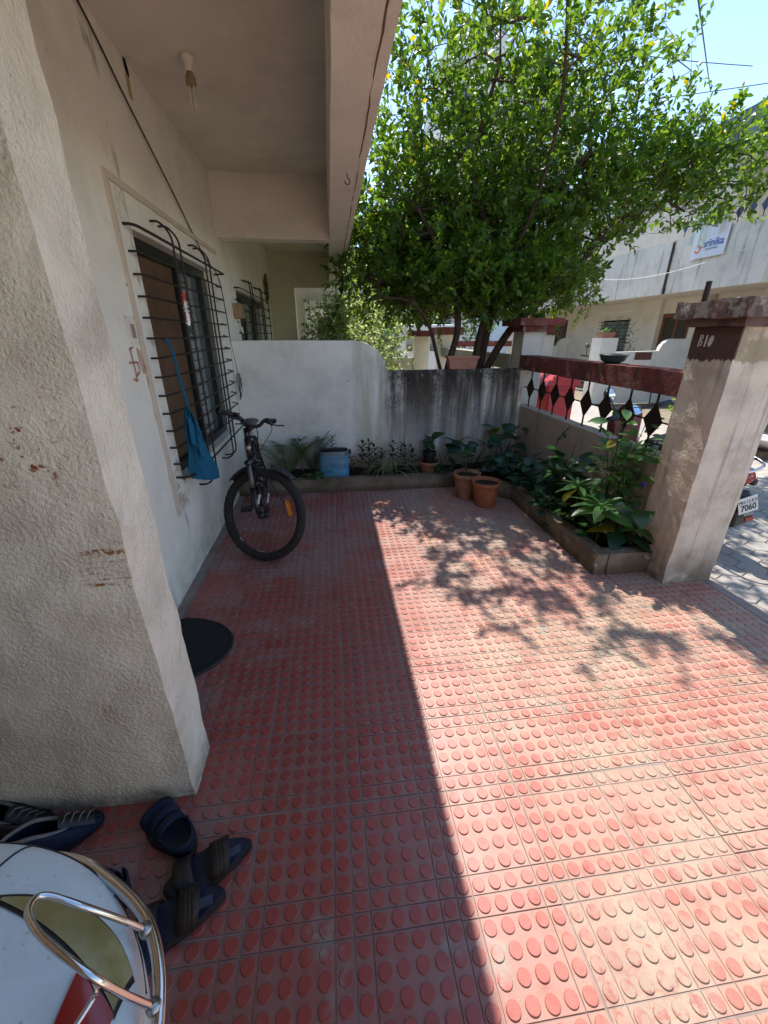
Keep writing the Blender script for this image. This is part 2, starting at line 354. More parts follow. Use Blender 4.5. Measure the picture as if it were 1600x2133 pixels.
# porch floor slab + tiles
def m_cement():
    m = Mat('porch_cement', (.30, .24, .21), .9, .2); m.speck((.19, .15, .13), 6, .4, .7, .8, detail=7); m.speck((.38, .31, .27), 20, .55, .7, .5); m.bump(m.noise(90, 4), .5, .004); return m.done()
M_cement = m_cement()
floor = tag(part(MB().box(-2.4, 2.47, -2.2, 4.6, SZ - .2, -.0026), 'porch_floor', M_cement), kind='structure')
part(MB().rbox(-.975, -.918, 1.19, 4.0, -.004, .0015, seg=.15, amp=.001), 'cement_margin', M_cement, floor)
part(MB().rbox(2.392, 2.468, -2.2, 2.03, -.0035, .001, seg=.15, amp=.0015), 'cement_lip', M_cement, floor)
def m_tile():
    m = Mat('red_chequered_tile', (.33, .05, .036), .5, .45, world=True)
    oi = m.n('ShaderNodeObjectInfo').outputs['Random']; o2 = m.op('FRACT', m.mul(oi, 7.31), 0.)
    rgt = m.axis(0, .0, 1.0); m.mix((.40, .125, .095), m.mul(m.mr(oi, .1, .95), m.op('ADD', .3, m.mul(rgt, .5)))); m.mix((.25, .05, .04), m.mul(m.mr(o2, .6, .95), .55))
    big = m.noise(1.15, 6, rough=.65); fine = m.noise(9, 7, rough=.68); rgt = m.axis(0, .0, 1.0); tiny = m.noise(45, 3, rough=.7)
    m.speck((.27, .055, .04), 14, .45, .7, .5, detail=5)
    # dull field between the studs
    sp = m.n('ShaderNodeSeparateXYZ'); m.l(m.tc, sp.inputs[0])
    low = m.op('SUBTRACT', 1., m.mr(sp.outputs[2], .0012, .0036))
    m.mix((.26, .125, .10), m.mul(low, m.op('ADD', .5, m.mul(m.mr(fine, .3, .6), .45)), .92))
    # chalky dust film, heavier towards the gate where wheels pass
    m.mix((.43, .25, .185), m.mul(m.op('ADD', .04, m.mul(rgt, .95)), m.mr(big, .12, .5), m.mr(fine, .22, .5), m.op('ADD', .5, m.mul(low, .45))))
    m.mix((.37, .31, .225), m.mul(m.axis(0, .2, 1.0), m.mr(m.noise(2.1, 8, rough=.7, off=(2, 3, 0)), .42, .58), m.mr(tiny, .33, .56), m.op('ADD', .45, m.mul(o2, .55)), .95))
    m.mix((.27, .255, .20), m.mul(m.mr(m.noise(2.9, 7, rough=.65, off=(5, 1, 0)), .62, .70), m.mr(fine, .42, .6), .75))
    m.mix((.30, .22, .20), m.mul(m.axis(1, 1.6, 3.0), m.mr(m.noise(2.6, 6, off=(8, 3, 0)), .4, .62), .6))
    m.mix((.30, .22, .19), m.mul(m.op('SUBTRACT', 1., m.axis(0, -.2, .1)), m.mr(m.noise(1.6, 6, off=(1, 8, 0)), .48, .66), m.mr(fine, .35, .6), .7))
    m.mix((.20, .105, .085), m.mul(m.op('SUBTRACT', 1., m.mr(sp.outputs[2], -.0024, -.001)), .5))
    m.rough(m.mr(m.noise(4, 5), .3, .7, .28, .52)); m.bump(m.noise(300, 2), .2, .001); m.bump(m.noise(30, 4), .15, .002); return m.done()
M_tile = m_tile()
def tile_mesh(seed):
    rr = random.Random(seed); mb = MB(); H = .1491; e = .001
    cuts = [(-H, -.1), (-.0996, .0996), (.1, H)]
    for xa, xb in cuts:
        for ya, yb in cuts:
            x0, x1, y0, y1 = xa + .0006, xb - .0006, ya + .0006, yb - .0006
            vs = [(x0, y0, -.0026), (x1, y0, -.0026), (x1, y1, -.0026), (x0, y1, -.0026), (x0 + e, y0 + e, 0), (x1 - e, y0 + e, 0), (x1 - e, y1 - e, 0), (x0 + e, y1 - e, 0)]
            mb.add(vs, [(4, 5, 6, 7)] + [(i, (i + 1) % 4, 4 + (i + 1) % 4, 4 + i) for i in range(4)])
    for i in range(6):
        for j in range(6):
            c = (-.125 + .05 * i + rr.gauss(0, .0006), -.125 + .05 * j + rr.gauss(0, .0006), 0); k = rr.uniform(.95, 1.03); h = rr.uniform(.0034, .0046)
            mb.lathe([(.0190 * k, -.001), (.0182 * k, h * .75), (.0172 * k, h)], c, 16)
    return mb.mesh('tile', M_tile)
TM = [tile_mesh(s) for s in range(4)]
for i in range(-8, 8):
    for j in range(-8, 13):
        x = -.012 + .3 * i + .15; y = .31 + .3 * j + .15
        if y > 4.2 or (x > 1.9 and y > 2.3) or (x < -.95 and y > 1.1): continue
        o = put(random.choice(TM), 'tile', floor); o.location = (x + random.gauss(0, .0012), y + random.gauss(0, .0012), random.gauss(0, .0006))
        o.rotation_euler = (random.gauss(0, .0016), random.gauss(0, .0016), random.choice((0, 1, 2, 3)) * math.pi / 2 + random.gauss(0, .003))

# ================================================================== OUR HOUSE
house = thing('row_house', 'cream plastered house with covered porch, barred window and deep edge beam', 'house', (-2.5, 2, 0))
WX = -.975
wm = MB()                                                    # wall with window and door openings
def wallpiece(y0, y1, z0, z1, x0=WX - .22, x1=WX): wm.rbox(x0, x1, y0, y1, z0, z1, seg=.12, amp=.003, freq=2.5)
wallpiece(1.1, 1.25, 0, 2.8); wallpiece(1.25, 2.02, 2.05, 2.8); wallpiece(2.02, 2.63, 0, 2.8)
wallpiece(2.63, 4.21, 0, .64); wallpiece(2.63, 4.21, 2.0, 2.8); wallpiece(4.21, 4.6, 0, 2.8)
wall = part(wm, 'wall', M_wall, house)
bd = MB()                                                    # raised plaster band round the window
for a in ((2.42, 2.455, .48, 2.185), (2.455, 4.4, 2.155, 2.185)): bd.rbox(WX + .001, WX + .015, *a, seg=.04, amp=.005, freq=11)
part(bd, 'plaster_band', plaster('grimy_band_plaster', (.66, .57, .46), 60, .5, dirt_amt=.6), wall)
part(MB().box(WX - .12, WX - .08, 1.25, 2.02, 0, 2.05), 'door', M_wood, house, bevel=.004)
part(MB().box(-2.6, -2.4, -2.2, 1.1, -.1, 2.95), 'side_wall', M_wall, house)
part(MB().rbox(-2.4, .06, -2.2, 4.72, 2.8, 2.95, seg=.2, amp=.006, freq=2), 'ceiling', M_ceil, house)
eb = part(MB().rbox(.05, .197, -2.2, 8.2, 2.315, 2.95, seg=.14, amp=.004, freq=3).rbox(.197, .24, -2.2, 8.2, 2.322, 2.95, seg=.1, amp=.004, freq=6), 'edge_beam', M_beam, house)
mb = MB(); wob = [(.199 + .003 * math.sin(y * 9) + .002 * math.sin(y * 31), y, 2.3175 + .002 * math.sin(y * 17)) for y in np.linspace(-2, 8.1, 120)]
part(mb.tube(wob, .0035, 5), 'drip_line', plain('grimy_joint', (.22, .15, .12), .9, .1), eb)
part(MB().tube(smoothpts([(.143, 2.80, 2.318), (.143, 2.80, 2.30), (.15, 2.80, 2.288), (.157, 2.795, 2.276), (.147, 2.79, 2.262), (.133, 2.79, 2.266), (.129, 2.79, 2.277)], 5), .0028, 6), 'hook', M_metal, eb)
part(MB().rbox(WX, .05, 4.56, 4.72, 2.315, 2.80, seg=.1, amp=.004, freq=4), 'cross_beam', M_beam, house)
part(MB().rbox(-2.4, .05, -1.72, -1.56, 2.315, 2.80, seg=.2, amp=.004), 'cross_beam', M_beam, house)
part(MB().rbox(-2.4, -.547, 1.0, 1.19, 0, 2.8, seg=.035, amp=.007, freq=7), 'porch_pillar', M_pillar, house, label='thick rough stucco porch pillar with rust coloured scrapes')
part(MB().box(WX - 3, WX - .2, -2.2, 4.6, 2.96, 6.2).box(WX - .2, .02, -2.2, 4.6, 2.952, 3.02), 'upper_storey', M_wall, house)
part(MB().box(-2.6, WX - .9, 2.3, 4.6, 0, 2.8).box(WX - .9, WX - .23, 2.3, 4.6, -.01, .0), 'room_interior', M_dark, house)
# window
win = part(MB().box(WX - .13, WX - .07, 2.63, 4.21, 1.93, 2.0).box(WX - .13, WX - .07, 2.63, 4.21, .64, .70).box(WX - .13, WX - .07, 2.63, 2.67, .70, 1.93).box(WX - .14, WX - .06, 4.05, 4.21, .70, 1.93).box(WX - .12, WX - .08, 3.50, 3.56, .70, 1.93), 'window', plain('black_window_frame', (.012, .016, .014), .35, .5, 0, .2), house, bevel=.003)
part(MB().box(WX - .125, WX - .115, 2.67, 3.5, .7, 1.93), 'board_panel', M_brownpanel, win)
part(MB().box(WX - .112, WX - .106, 3.56, 4.05, .7, 1.93), 'pane', M_glass, win)
part(MB().box(WX - .22, WX - .005, 2.63, 4.21, .615, .6385), 'sill', M_wall, win)
# grille
gr = thing('window_grille', 'black iron window grille of bent horizontal bars with paired uprights', 'grille', (-.93, 3.3, .6))
GX = -.885; ys0, ys1 = 2.53, 4.27
for k in range(14):
    z = 1.985 - k * .1005; wv = random.gauss(0, .004)
    big = k in (0, 13)
    if big: pts = smoothpts([(WX, ys0, z + .015), (WX + .05, ys0 + .01, z + .012), (GX - .01, ys0 + .09, z), (GX, ys0 + .25, z - .004)], 5) + [(GX, ys1 - .12, z), (GX - .004, ys1 - .02, z + .002), (WX, ys1, z)]
    else: pts = [(WX, ys0, z), (WX + .045, ys0, z)] + smoothpts([(WX + .045, ys0 + .02, z), (WX + .055, 3.0, z - .006 + wv), (WX + .05, 3.6, z + wv), (WX + .055, ys1 - .03, z)], 4) + [(WX + .05, ys1, z), (WX, ys1 + .005, z + .012)]
    part(MB().tube(pts, .0075 if big else .0062, 6), 'bar', M_metal, gr)
for yv in (2.93, 3.055, 3.62, 3.735):
    pts = smoothpts([(WX, yv - .02, 2.09), (WX + .05, yv - .012, 2.085), (GX + .006, yv, 2.02), (GX + .008, yv, 1.9)], 5) + [(GX + .008, yv, .70)] + smoothpts([(GX + .008, yv, .66), (GX + .004, yv - .005, .55), (WX + .05, yv - .012, .515), (WX, yv - .02, .515)], 5)
    part(MB().tube(pts, .0066, 6), 'upright_bar', M_metal, gr)
# switch plate, hole, stains
sp = thing('switch_plate', 'old cream plate screwed to the wall beside the barred window', 'wall plate', (WX, 2.36, 1.52))
part(MB().box(WX + .001, WX + .007, 2.305, 2.41, 1.455, 1.585), 'plate', M_beam, sp, bevel=.002)
part(MB().box(WX + .007, WX + .010, 2.345, 2.385, 1.485, 1.55), 'patch', plain('brown_tape', (.38, .29, .21), .8, .2), sp)
for a in ((2.313, 1.577), (2.402, 1.577), (2.313, 1.463), (2.402, 1.463)): part(MB().lathe([(.003, 0), (.002, .002)], (0, 0, 0), 8, Matrix.Translation((WX + .007, a[0], a[1])) @ Matrix.Rotation(R(90), 4, 'Y')), 'screw', M_rust, sp)
hl = thing('wall_hole', 'dark broken hole in the plaster just below the porch ceiling', 'wall hole', (WX, 2.98, 2.75))
part(MB().lathe([(.026, 0), (.024, .003), (.012, .004)], (0, 0, 0), 11, Matrix.Translation((WX + .0045, 2.985, 2.765)) @ Matrix.Rotation(R(90), 4, 'Y') @ Matrix.Rotation(R(20), 4, 'Z') @ Matrix.Diagonal((1.5, .75, 1, 1))), 'cavity', M_dark, hl)
part(MB().box(WX + .003, WX + .006, 2.965, 3.0, 2.64, 2.735), 'rim_stain', plain('yellowed_plaster', (.5, .38, .2), .9, .1), hl)
M_rp = plain('faded_red_pigment', (.55, .20, .12), .9, .1, 0, .4, 120)
sw = thing('red_wall_mark', 'faded red auspicious mark hand painted on wall below switch plate', 'wall mark', (WX, 2.33, 1.3))
def stroke(pts, wd=.009): 
    mb = MB()
    for (y0, z0), (y1, z1) in zip(pts[:-1], pts[1:]):
        d = Vector((y1 - y0, z1 - z0)); d.normalize(); nn = Vector((-d.y, d.x)) * wd / 2
        mb.add([(WX + .006, y0 + nn.x, z0 + nn.y), (WX + .006, y0 - nn.x, z0 - nn.y), (WX + .006, y1 - nn.x, z1 - nn.y), (WX + .006, y1 + nn.x, z1 + nn.y)], [(0, 1, 2, 3)])
    return mb
for pl in ([(2.285, 1.435), (2.33, 1.445)], [(2.29, 1.44), (2.30, 1.31)], [(2.25, 1.375), (2.345, 1.372)], [(2.30, 1.31), (2.345, 1.325), ], [(2.345, 1.372), (2.35, 1.33)], [(2.26, 1.30), (2.295, 1.285), (2.30, 1.31)], [(2.375, 1.44), (2.38, 1.36), (2.395, 1.31)], [(2.405, 1.43), (2.41, 1.35), (2.425, 1.31)]):
    part(stroke(pl), 'stroke', M_rp, sw)
# wire along the wall, coil
wr = smoothpts([(WX + .02, 2.2, 2.80), (WX + .012, 2.52, 2.77), (WX + .012, 2.9, 2.585), (WX + .015, 3.4, 2.35), (WX + .012, 3.95, 2.09), (WX + .03, 4.27, 1.97), (WX + .05, 4.3, 1.7), (WX + .05, 4.33, 1.45)], 6)
tag(part(MB().tube(wr, .0045, 6), 'cable', M_black), 'thin black cable running diagonally down the porch wall', 'cable')
cl = thing('wire_coil', 'loose coil of thin black wire hanging at the grille end', 'wire', (WX + .06, 4.4, 1.05))
for k in range(4):
    c = (4.40 + .01 * k, 1.05 - .012 * k); a = .045 + .006 * k; b = .10 + .008 * k
    part(MB().tube([(WX + .06 + .012 * math.sin(t * 1.7 + k), c[0] + a * math.cos(t) + .02 * math.sin(t), c[1] + b * math.sin(t)) for t in np.linspace(0, 6.28, 22)[:-1]], .0028, 5, closed=True), 'loop', M_black, cl)
part(MB().tube(smoothpts([(WX + .05, 4.33, 1.45), (WX + .055, 4.36, 1.33), (WX + .06, 4.38, 1.22), (WX + .06, 4.41, 1.14)], 5), .0028, 5), 'tail', M_black, cl)
# CFL lamp
lampo = thing('ceiling_lamp', 'unlit compact fluorescent lamp hanging from white ceiling rose', 'lamp', (-.643, 2.92, 2.8))
part(MB().lathe([(.034, 0), (.036, -.012), (.026, -.028), (.02, -.04), (.02, -.06), (.016, -.064)], (-.643, 2.92, 2.80), 18), 'ceiling_rose', M_beam, lampo, True)
part(MB().lathe([(.016, 0), (.017, -.012), (.025, -.018), (.026, -.05), (.021, -.056)], (-.642, 2.92, 2.737), 16), 'ballast', plain('aged_brown_plastic', (.30, .23, .12), .5, .4), lampo, True)
for dx_ in (-.011, .011):
    part(MB().tube(smoothpts([(-.642 + dx_, 2.913, 2.685), (-.642 + dx_, 2.913, 2.61), (-.642 + dx_, 2.92, 2.595), (-.642 + dx_, 2.927, 2.61), (-.642 + dx_, 2.927, 2.685)], 5), .0058, 8), 'glass_tube', plain('frosted_tube_glass', (.62, .58, .5), .25, .5, 0, .1), lampo, True)

# ================================================================== NEIGHBOUR HOUSE (same row)
nb = thing('row_house', 'shaded neighbouring house of the same row beyond the curved boundary wall', 'house', (-2.5, 6.5, 0))
wm = MB()
for a in ((4.6, 5.15, 0, 2.8), (5.15, 7.4, 0, .7), (5.15, 7.4, 1.95, 2.8), (7.4, 8.1, 0, 2.8)): wallpiece(*a)
part(wm, 'wall', M_wall, nb)
part(MB().rbox(WX - .2, .05, 4.72, 8.3, 2.78, 2.95, seg=.3, amp=.004), 'ceiling', M_wall, nb)
part(MB().rbox(WX, -.557, 8.1, 8.22, 0, 2.78, seg=.15, amp=.003).rbox(-.557, .05, 8.1, 8.22, 2.25, 2.78, seg=.15, amp=.003), 'end_wall', M_cream, nb)
part(MB().box(WX - 3, WX - .2, 4.6, 8.2, 2.96, 6.2).box(WX - .2, .02, 4.6, 8.2, 2.952, 3.02), 'upper_storey', M_wall, nb)
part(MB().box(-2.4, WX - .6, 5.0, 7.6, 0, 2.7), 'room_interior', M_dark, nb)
w2 = part(MB().box(WX - .12, WX - .07, 5.15, 7.4, 1.88, 1.95).box(WX - .12, WX - .07, 5.15, 5.2, .7, 1.88).box(WX - .12, WX - .07, 5.9, 5.97, .7, 1.88).box(WX - .12, WX - .07, 6.6, 6.67, .7, 1.88), 'window', M_black, nb)
part(MB().box(WX - .11, WX - .1, 5.2, 7.4, .7, 1.88), 'pane', M_glass, w2)
g2 = thing('window_grille', 'rusty window grille on the neighbouring house past the boundary wall', 'grille', (-.93, 6.2, .7))
for k in range(12):
    z = 1.96 - k * .11; part(MB().tube([(WX, 5.06, z), (WX + .05, 5.08, z)] + [(WX + .06, 5.3, z), (WX + .06, 7.4, z)] + [(WX, 7.5, z)], .007, 5), 'bar', M_metal, g2)
for yv in (5.55, 5.7, 6.35, 6.5, 7.05): part(MB().tube(smoothpts([(WX, yv, 2.08), (WX + .06, yv, 2.06), (WX + .09, yv, 1.95), (WX + .09, yv, .8)], 5), .007, 5), 'upright_bar', M_rust, g2)
bx = thing('meter_box', 'small tan electrical box on wall above the boundary wall', 'electrical box', (WX, 4.95, 1.72))
part(MB().box(WX, WX + .085, 4.86, 5.06, 1.66, 1.80), 'case', plain('tan_box_paint', (.33, .2, .11), .7, .3), bx, bevel=.006)
part(MB().tube(smoothpts([(WX + .03, 5.0, 1.66), (WX + .03, 5.02, 1.58), (WX + .04, 5.06, 1.52), (WX + .03, 5.1, 1.58)], 5), .006, 6), 'conduit', M_beam, bx)
wd = MB(); 
for k in range(7): wd.tube([(WX + .03 + .015 * math.sin(k * 2), 7.45 + .03 * math.sin(k * 3.1), 2.0 + .04 * k), (WX + .045, 7.47 + .03 * math.sin(k * 1.7), 2.1 + .045 * k)], [.03, .018], 6)
tag(part(wd, 'driftwood_hanging', plain('grey_driftwood', (.16, .12, .075), .9, .2, 0, .5, 30, .8)), 'gnarled driftwood wall hanging on the neighbour wall', 'wall hanging')
# next porch beyond, through the cut out
fh = thing('row_house', 'farther pale house of the row seen through the porch opening', 'house', (-1, 10, 0))
part(MB().rbox(-.56, .55, 8.5, 8.7, 2.09, 2.27, seg=.2, amp=.003).rbox(-.56, -.42, 8.5, 8.7, 0, 2.09, seg=.2, amp=.003), 'porch_frame', M_beam, fh)
part(MB().rbox(-.5, .3, 9.3, 9.45, 2.0, 2.3, seg=.2, amp=.002).rbox(-.5, -.42, 9.3, 9.45, 0, 2.0, seg=.2, amp=.002), 'inner_frame', M_cream, fh)
part(MB().box(-3, -.28, 12.2, 12.4, 0, 2.9).box(-.28, .4, 12.2, 12.4, 1.9, 2.9).box(-3, .4, 8.7, 12.4, 2.9, 3.1).box(-3, 0, 8.6, 22, 3.1, 6).box(-3, -1.0, 12.4, 22, 0, 3.1), 'wall', M_cream, fh)
part(MB().box(-.26, .3, 12.5, 12.52, .9, 1.75), 'window', M_glass, fh)

# ================================================================== BOUNDARY WALLS, PLANTERS, FENCE
bw = thing('boundary_wall', 'white curved top boundary wall with black damp streaks on its low end', 'wall', (.5, 4.55, 0))
prof = [(WX, 0), (2.12, 0), (2.12, 1.165), (1.6, 1.16), (1.1, 1.155), (.585, 1.15)] + [(.24 + .345 * math.cos(t), 1.15 + .297 * math.sin(t)) for t in np.linspace(.06, math.pi / 2, 14)] + [(-.4, 1.45), (WX, 1.448)]
mb = MB().prism(prof, 0, .105, XZ(4.5))
part(mb, 'wall', M_divide, bw, bevel=.012)
part(MB().rbox(2.06, 2.10, 4.47, 4.5, .1, 1.14, seg=.08, amp=.003), 'corner_fillet', M_gate, bw)
rw = thing('boundary_wall', 'white boundary wall on the near side of the porch', 'wall', (.3, -1.6, 0)); part(MB().rbox(-2.4, .5, -1.68, -1.58, 0, 1.45, seg=.3, amp=.004).rbox(.5, 2.4, -1.68, -1.58, 0, 1.16, seg=.3, amp=.004), 'wall', M_wall, rw)
part(MB().rbox(-2.4, .05, -1.98, -1.8, 0, 2.8, seg=.3, amp=.004), 'added_blocker_wall', M_wall, house)  # unseen wall behind the camera, added to keep sky light off the pillar front
pl = thing('planter', 'low mossy cement planter bed running along the boundary walls', 'planter', (.6, 4.2, 0))
kb = MB().rbox(-.97, 1.27, 4.0, 4.085, 0, .145, seg=.06, amp=.005, freq=6)
kb.rbox(1.70, 1.785, 2.18, 3.60, 0, .16, seg=.06, amp=.005, freq=6).rbox(1.785, 2.11, 2.17, 2.26, 0, .165, seg=.06, amp=.005, freq=6)
d = Vector((1.70 - 1.265, 3.585 - 4.0, 0)); L = d.length; Mx = Matrix.Translation((1.265, 4.0, 0)) @ Matrix.Rotation(math.atan2(d.y, d.x), 4, 'Z')
tmp = MB().rbox(-.01, L + .01, 0, .085, 0, .15, seg=.06, amp=.005, freq=6); tmp.v = [tuple(Mx @ Vector(p)) for p in tmp.v]; kb.add(tmp.v, tmp.f)
part(kb, 'kerb', M_kerb, pl)
def soil(u, v):
    x = -.97 + u * 3.1; y = 2.2 + v * 2.3; return (x, y, .105 + .02 * mnoise.noise(Vector((x * 5, y * 5, 0))) + .008 * mnoise.noise(Vector((x * 30, y * 30, 3))))
sb = MB().add([soil((x + .97) / 3.1, (y - 2.2) / 2.3) for y in np.linspace(4.06, 4.5, 10) for x in np.linspace(-.97, 2.1, 60)], [(j * 60 + i, j * 60 + i + 1, (j + 1) * 60 + i + 1, (j + 1) * 60 + i) for j in range(9) for i in range(59)])
sb.add([soil((x + .97) / 3.1, (y - 2.2) / 2.3) for y in np.linspace(2.2, 4.08, 40) for x in np.linspace(1.76, 2.1, 9)], [(j * 9 + i, j * 9 + i + 1, (j + 1) * 9 + i + 1, (j + 1) * 9 + i) for j in range(39) for i in range(8)])
sb.add([(1.3, 4.03, .1), (1.74, 3.6, .1), (1.78, 3.6, .11), (1.8, 4.1, .11), (1.3, 4.1, .11)], [(0, 1, 2, 3, 4)])
part(sb, 'soil', M_soil, pl)
fw = thing('fence_wall', 'low boundary wall with red top rail and diamond iron panels', 'fence', (2.15, 3.4, 0))
part(MB().rbox(2.10, 2.22, 2.3, 4.60, 0, .77, seg=.08, amp=.006, freq=5), 'low_wall', plaster('dirty_tan_plaster', (.42, .33, .25), 60, .7, dirt_amt=.5, streak=.45, base=.5), fw)
part(MB().rbox(2.085, 2.29, 2.325, 4.60, 1.15, 1.295, seg=.06, amp=.004, freq=5), 'top_rail', M_red, fw)
dy0, dsp = 2.56, .265
for k in range(8):
    y = dy0 + k * dsp; part(MB().prism([(y, .845), (y + .088, .962), (y, 1.08), (y - .088, .962)], 0, .006, YZ(2.165)), 'diamond', M_rust, fw)
    part(MB().tube([(2.168, y, .76), (2.168, y, 1.16)], .0075, 6), 'rod', M_rust, fw)
part(MB().tube([(2.176, 2.32, .962), (2.176, 4.6, .962)], .006, 6), 'tie_rod', M_rust, fw)
ps = thing('boundary_post', 'square fence corner post with two step red cap beside the tree', 'post', (2.22, 4.72, 0))
part(MB().rbox(2.095, 2.35, 4.585, 4.86, 0, 1.53, seg=.07, amp=.005, freq=5), 'shaft', plaster('mossy_plaster', (.55, .51, .44), 60, .6, dirt_amt=.5, streak=.5), ps)
part(MB().rbox(2.05, 2.41, 4.53, 4.91, 1.53, 1.59, seg=.07, amp=.004).rbox(1.99, 2.48, 4.47, 4.97, 1.59, 1.66, seg=.07, amp=.005), 'cap', M_red, ps)
gp = thing('gate_pillar', 'weathered gate pillar numbered B10 with a broken cement cap', 'pillar', (2.28, 2.18, 0))
part(MB().rbox(2.09, 2.435, 2.03, 2.33, SZ, 1.54, seg=.04, amp=.005, freq=6), 'shaft', M_gate, gp)
part(MB().rbox(2.055, 2.47, 1.995, 2.37, 1.54, 1.585, seg=.05, amp=.004, freq=7), 'cap_step', plain('maroon_wash', (.16, .10, .085), .9, .2, 0, .5, 12, .5), gp)
part(MB().rbox(2.025, 2.50, 1.96, 2.43, 1.585, 1.668, seg=.035, amp=.011, freq=9), 'cap', M_cap, gp)
part(MB().box(2.075, 2.09, 2.30, 2.325, 1.66, 1.77), 'bolt', M_rust, gp)
M_num = plain('off_white_number_paint', (.62, .57, .5), .8, .2, 0, .15)
def num(poly): return MB().prism(poly, -.001, .003, YZ(2.0845))
def rib(pts, wd):
    out = MB()
    for (y0, z0), (y1, z1) in zip(pts[:-1], pts[1:]):
        d = Vector((y1 - y0, z1 - z0)).normalized(); nn = Vector((-d.y, d.x)) * wd / 2; e = d * wd * .3
        out.prism([(y0 - e.x + nn.x, z0 - e.y + nn.y), (y0 - e.x - nn.x, z0 - e.y - nn.y), (y1 + e.x - nn.x, z1 + e.y - nn.y), (y1 + e.x + nn.x, z1 + e.y + nn.y)], -.001, .003, YZ(2.0845))
    return out
part(rib([(2.268, 1.498), (2.272, 1.44)], .006), 'digit', M_num, gp); 
part(rib([(2.268, 1.498), (2.255, 1.496), (2.253, 1.482), (2.266, 1.472), (2.252, 1.464), (2.254, 1.448), (2.272, 1.443)], .005), 'digit', M_num, gp)
part(rib([(2.226, 1.496), (2.229, 1.44)], .006), 'digit', M_num, gp)
part(num([(2.196 + .0125 * math.cos(t) - .004 * math.sin(t), 1.469 + .029 * math.sin(t)) for t in np.linspace(0, 6.28, 17)[:-1]]), 'digit', M_num, gp)
# farther fence of the neighbour
nf = thing('fence_wall', 'plain grey neighbouring fence wall behind the tree stems', 'fence', (2.2, 6.4, 0))
part(MB().rbox(2.1, 2.22, 4.86, 8.0, SZ, .72, seg=.2, amp=.005), 'low_wall', M_gate, nf)
part(MB().rbox(2.08, 2.27, 4.86, 8.0, 1.13, 1.28, seg=.2, amp=.004), 'top_rail', plaster('grey_green_plaster', (.38, .37, .31), 60, .5, streak=.4), nf)
for k in range(11): part(MB().tube([(2.16, 5.0 + k * .28, .7), (2.16, 5.0 + k * .28, 1.15)], .008, 5), 'rod', M_rust, nf)
np_ = thing('boundary_post', 'farther fence post with red cap behind the tree stems', 'post', (2.2, 8.1, 0))
part(MB().rbox(2.05, 2.35, 8.0, 8.3, SZ, 1.5, seg=.15, amp=.004), 'shaft', M_wall, np_); part(MB().rbox(1.95, 2.45, 7.9, 8.4, 1.5, 1.63, seg=.15, amp=.004), 'cap', M_red, np_)
# ================================================================== VEGETATION HELPERS
def leaf_tmpl(n=2, wd=.42, peak=.42, fold=.18, curl=.15):
    """unit leaf along +x, returns verts, faces; midrib plus two blades"""
    vs = [(0, 0, 0)]; fs = []
    for i in range(1, n + 1):
        t = i / (n + 1); w_ = wd / 2 * math.sin(math.pi * min(1, t ** (math.log(.5) / math.log(peak)))) ** .8; z = -curl * t * t
        vs += [(t, -w_, z + fold * w_), (t, 0, z), (t, w_, z + fold * w_)]
    vs.append((1, 0, -curl)); k = len(vs) - 1
    fs += [(0, 2, 3), (0, 1, 2)]
    for i in range(n - 1):
        a = 1 + 3 * i; fs += [(a, a + 3, a + 4, a + 1), (a + 1, a + 4, a + 5, a + 2)]
    a = 1 + 3 * (n - 1); fs += [(a, k, a + 1), (a + 1, k, a + 2)]
    return np.array(vs, float), fs
def frames(D, roll):
    """rotation matrices with x axis = D (N,3)"""
    D = D / np.linalg.norm(D, axis=1, keepdims=True); up = np.tile([0, 0, 1.], (len(D), 1)); up[np.abs(D[:, 2]) > .95] = [1, 0, 0]
    Yv = np.cross(up, D); Yv /= np.linalg.norm(Yv, axis=1, keepdims=True); Zv = np.cross(D, Yv)
    c, s = np.cos(roll)[:, None], np.sin(roll)[:, None]
    return np.stack([D, Yv * c + Zv * s, Zv * c - Yv * s], 2)
def scatter_leaves(tm, P, D, size, roll):
    vs, fs = tm; Rm = frames(D, roll); V = np.einsum('nij,kj->nki', Rm, vs) * size[:, None, None] + P[:, None, :]
    k = len(vs); F = [tuple(i + b for i in f) for b in range(0, len(P) * k, k) for f in fs]
    mb = MB(); mb.v = V.reshape(-1, 3).tolist(); mb.f = F; return mb
def ell(n, c, r, bias=.45):
    d = rng.normal(size=(n, 3)); d /= np.linalg.norm(d, axis=1, keepdims=True); return np.array(c) + d * (rng.random((n, 1)) ** bias) * np.array(r)
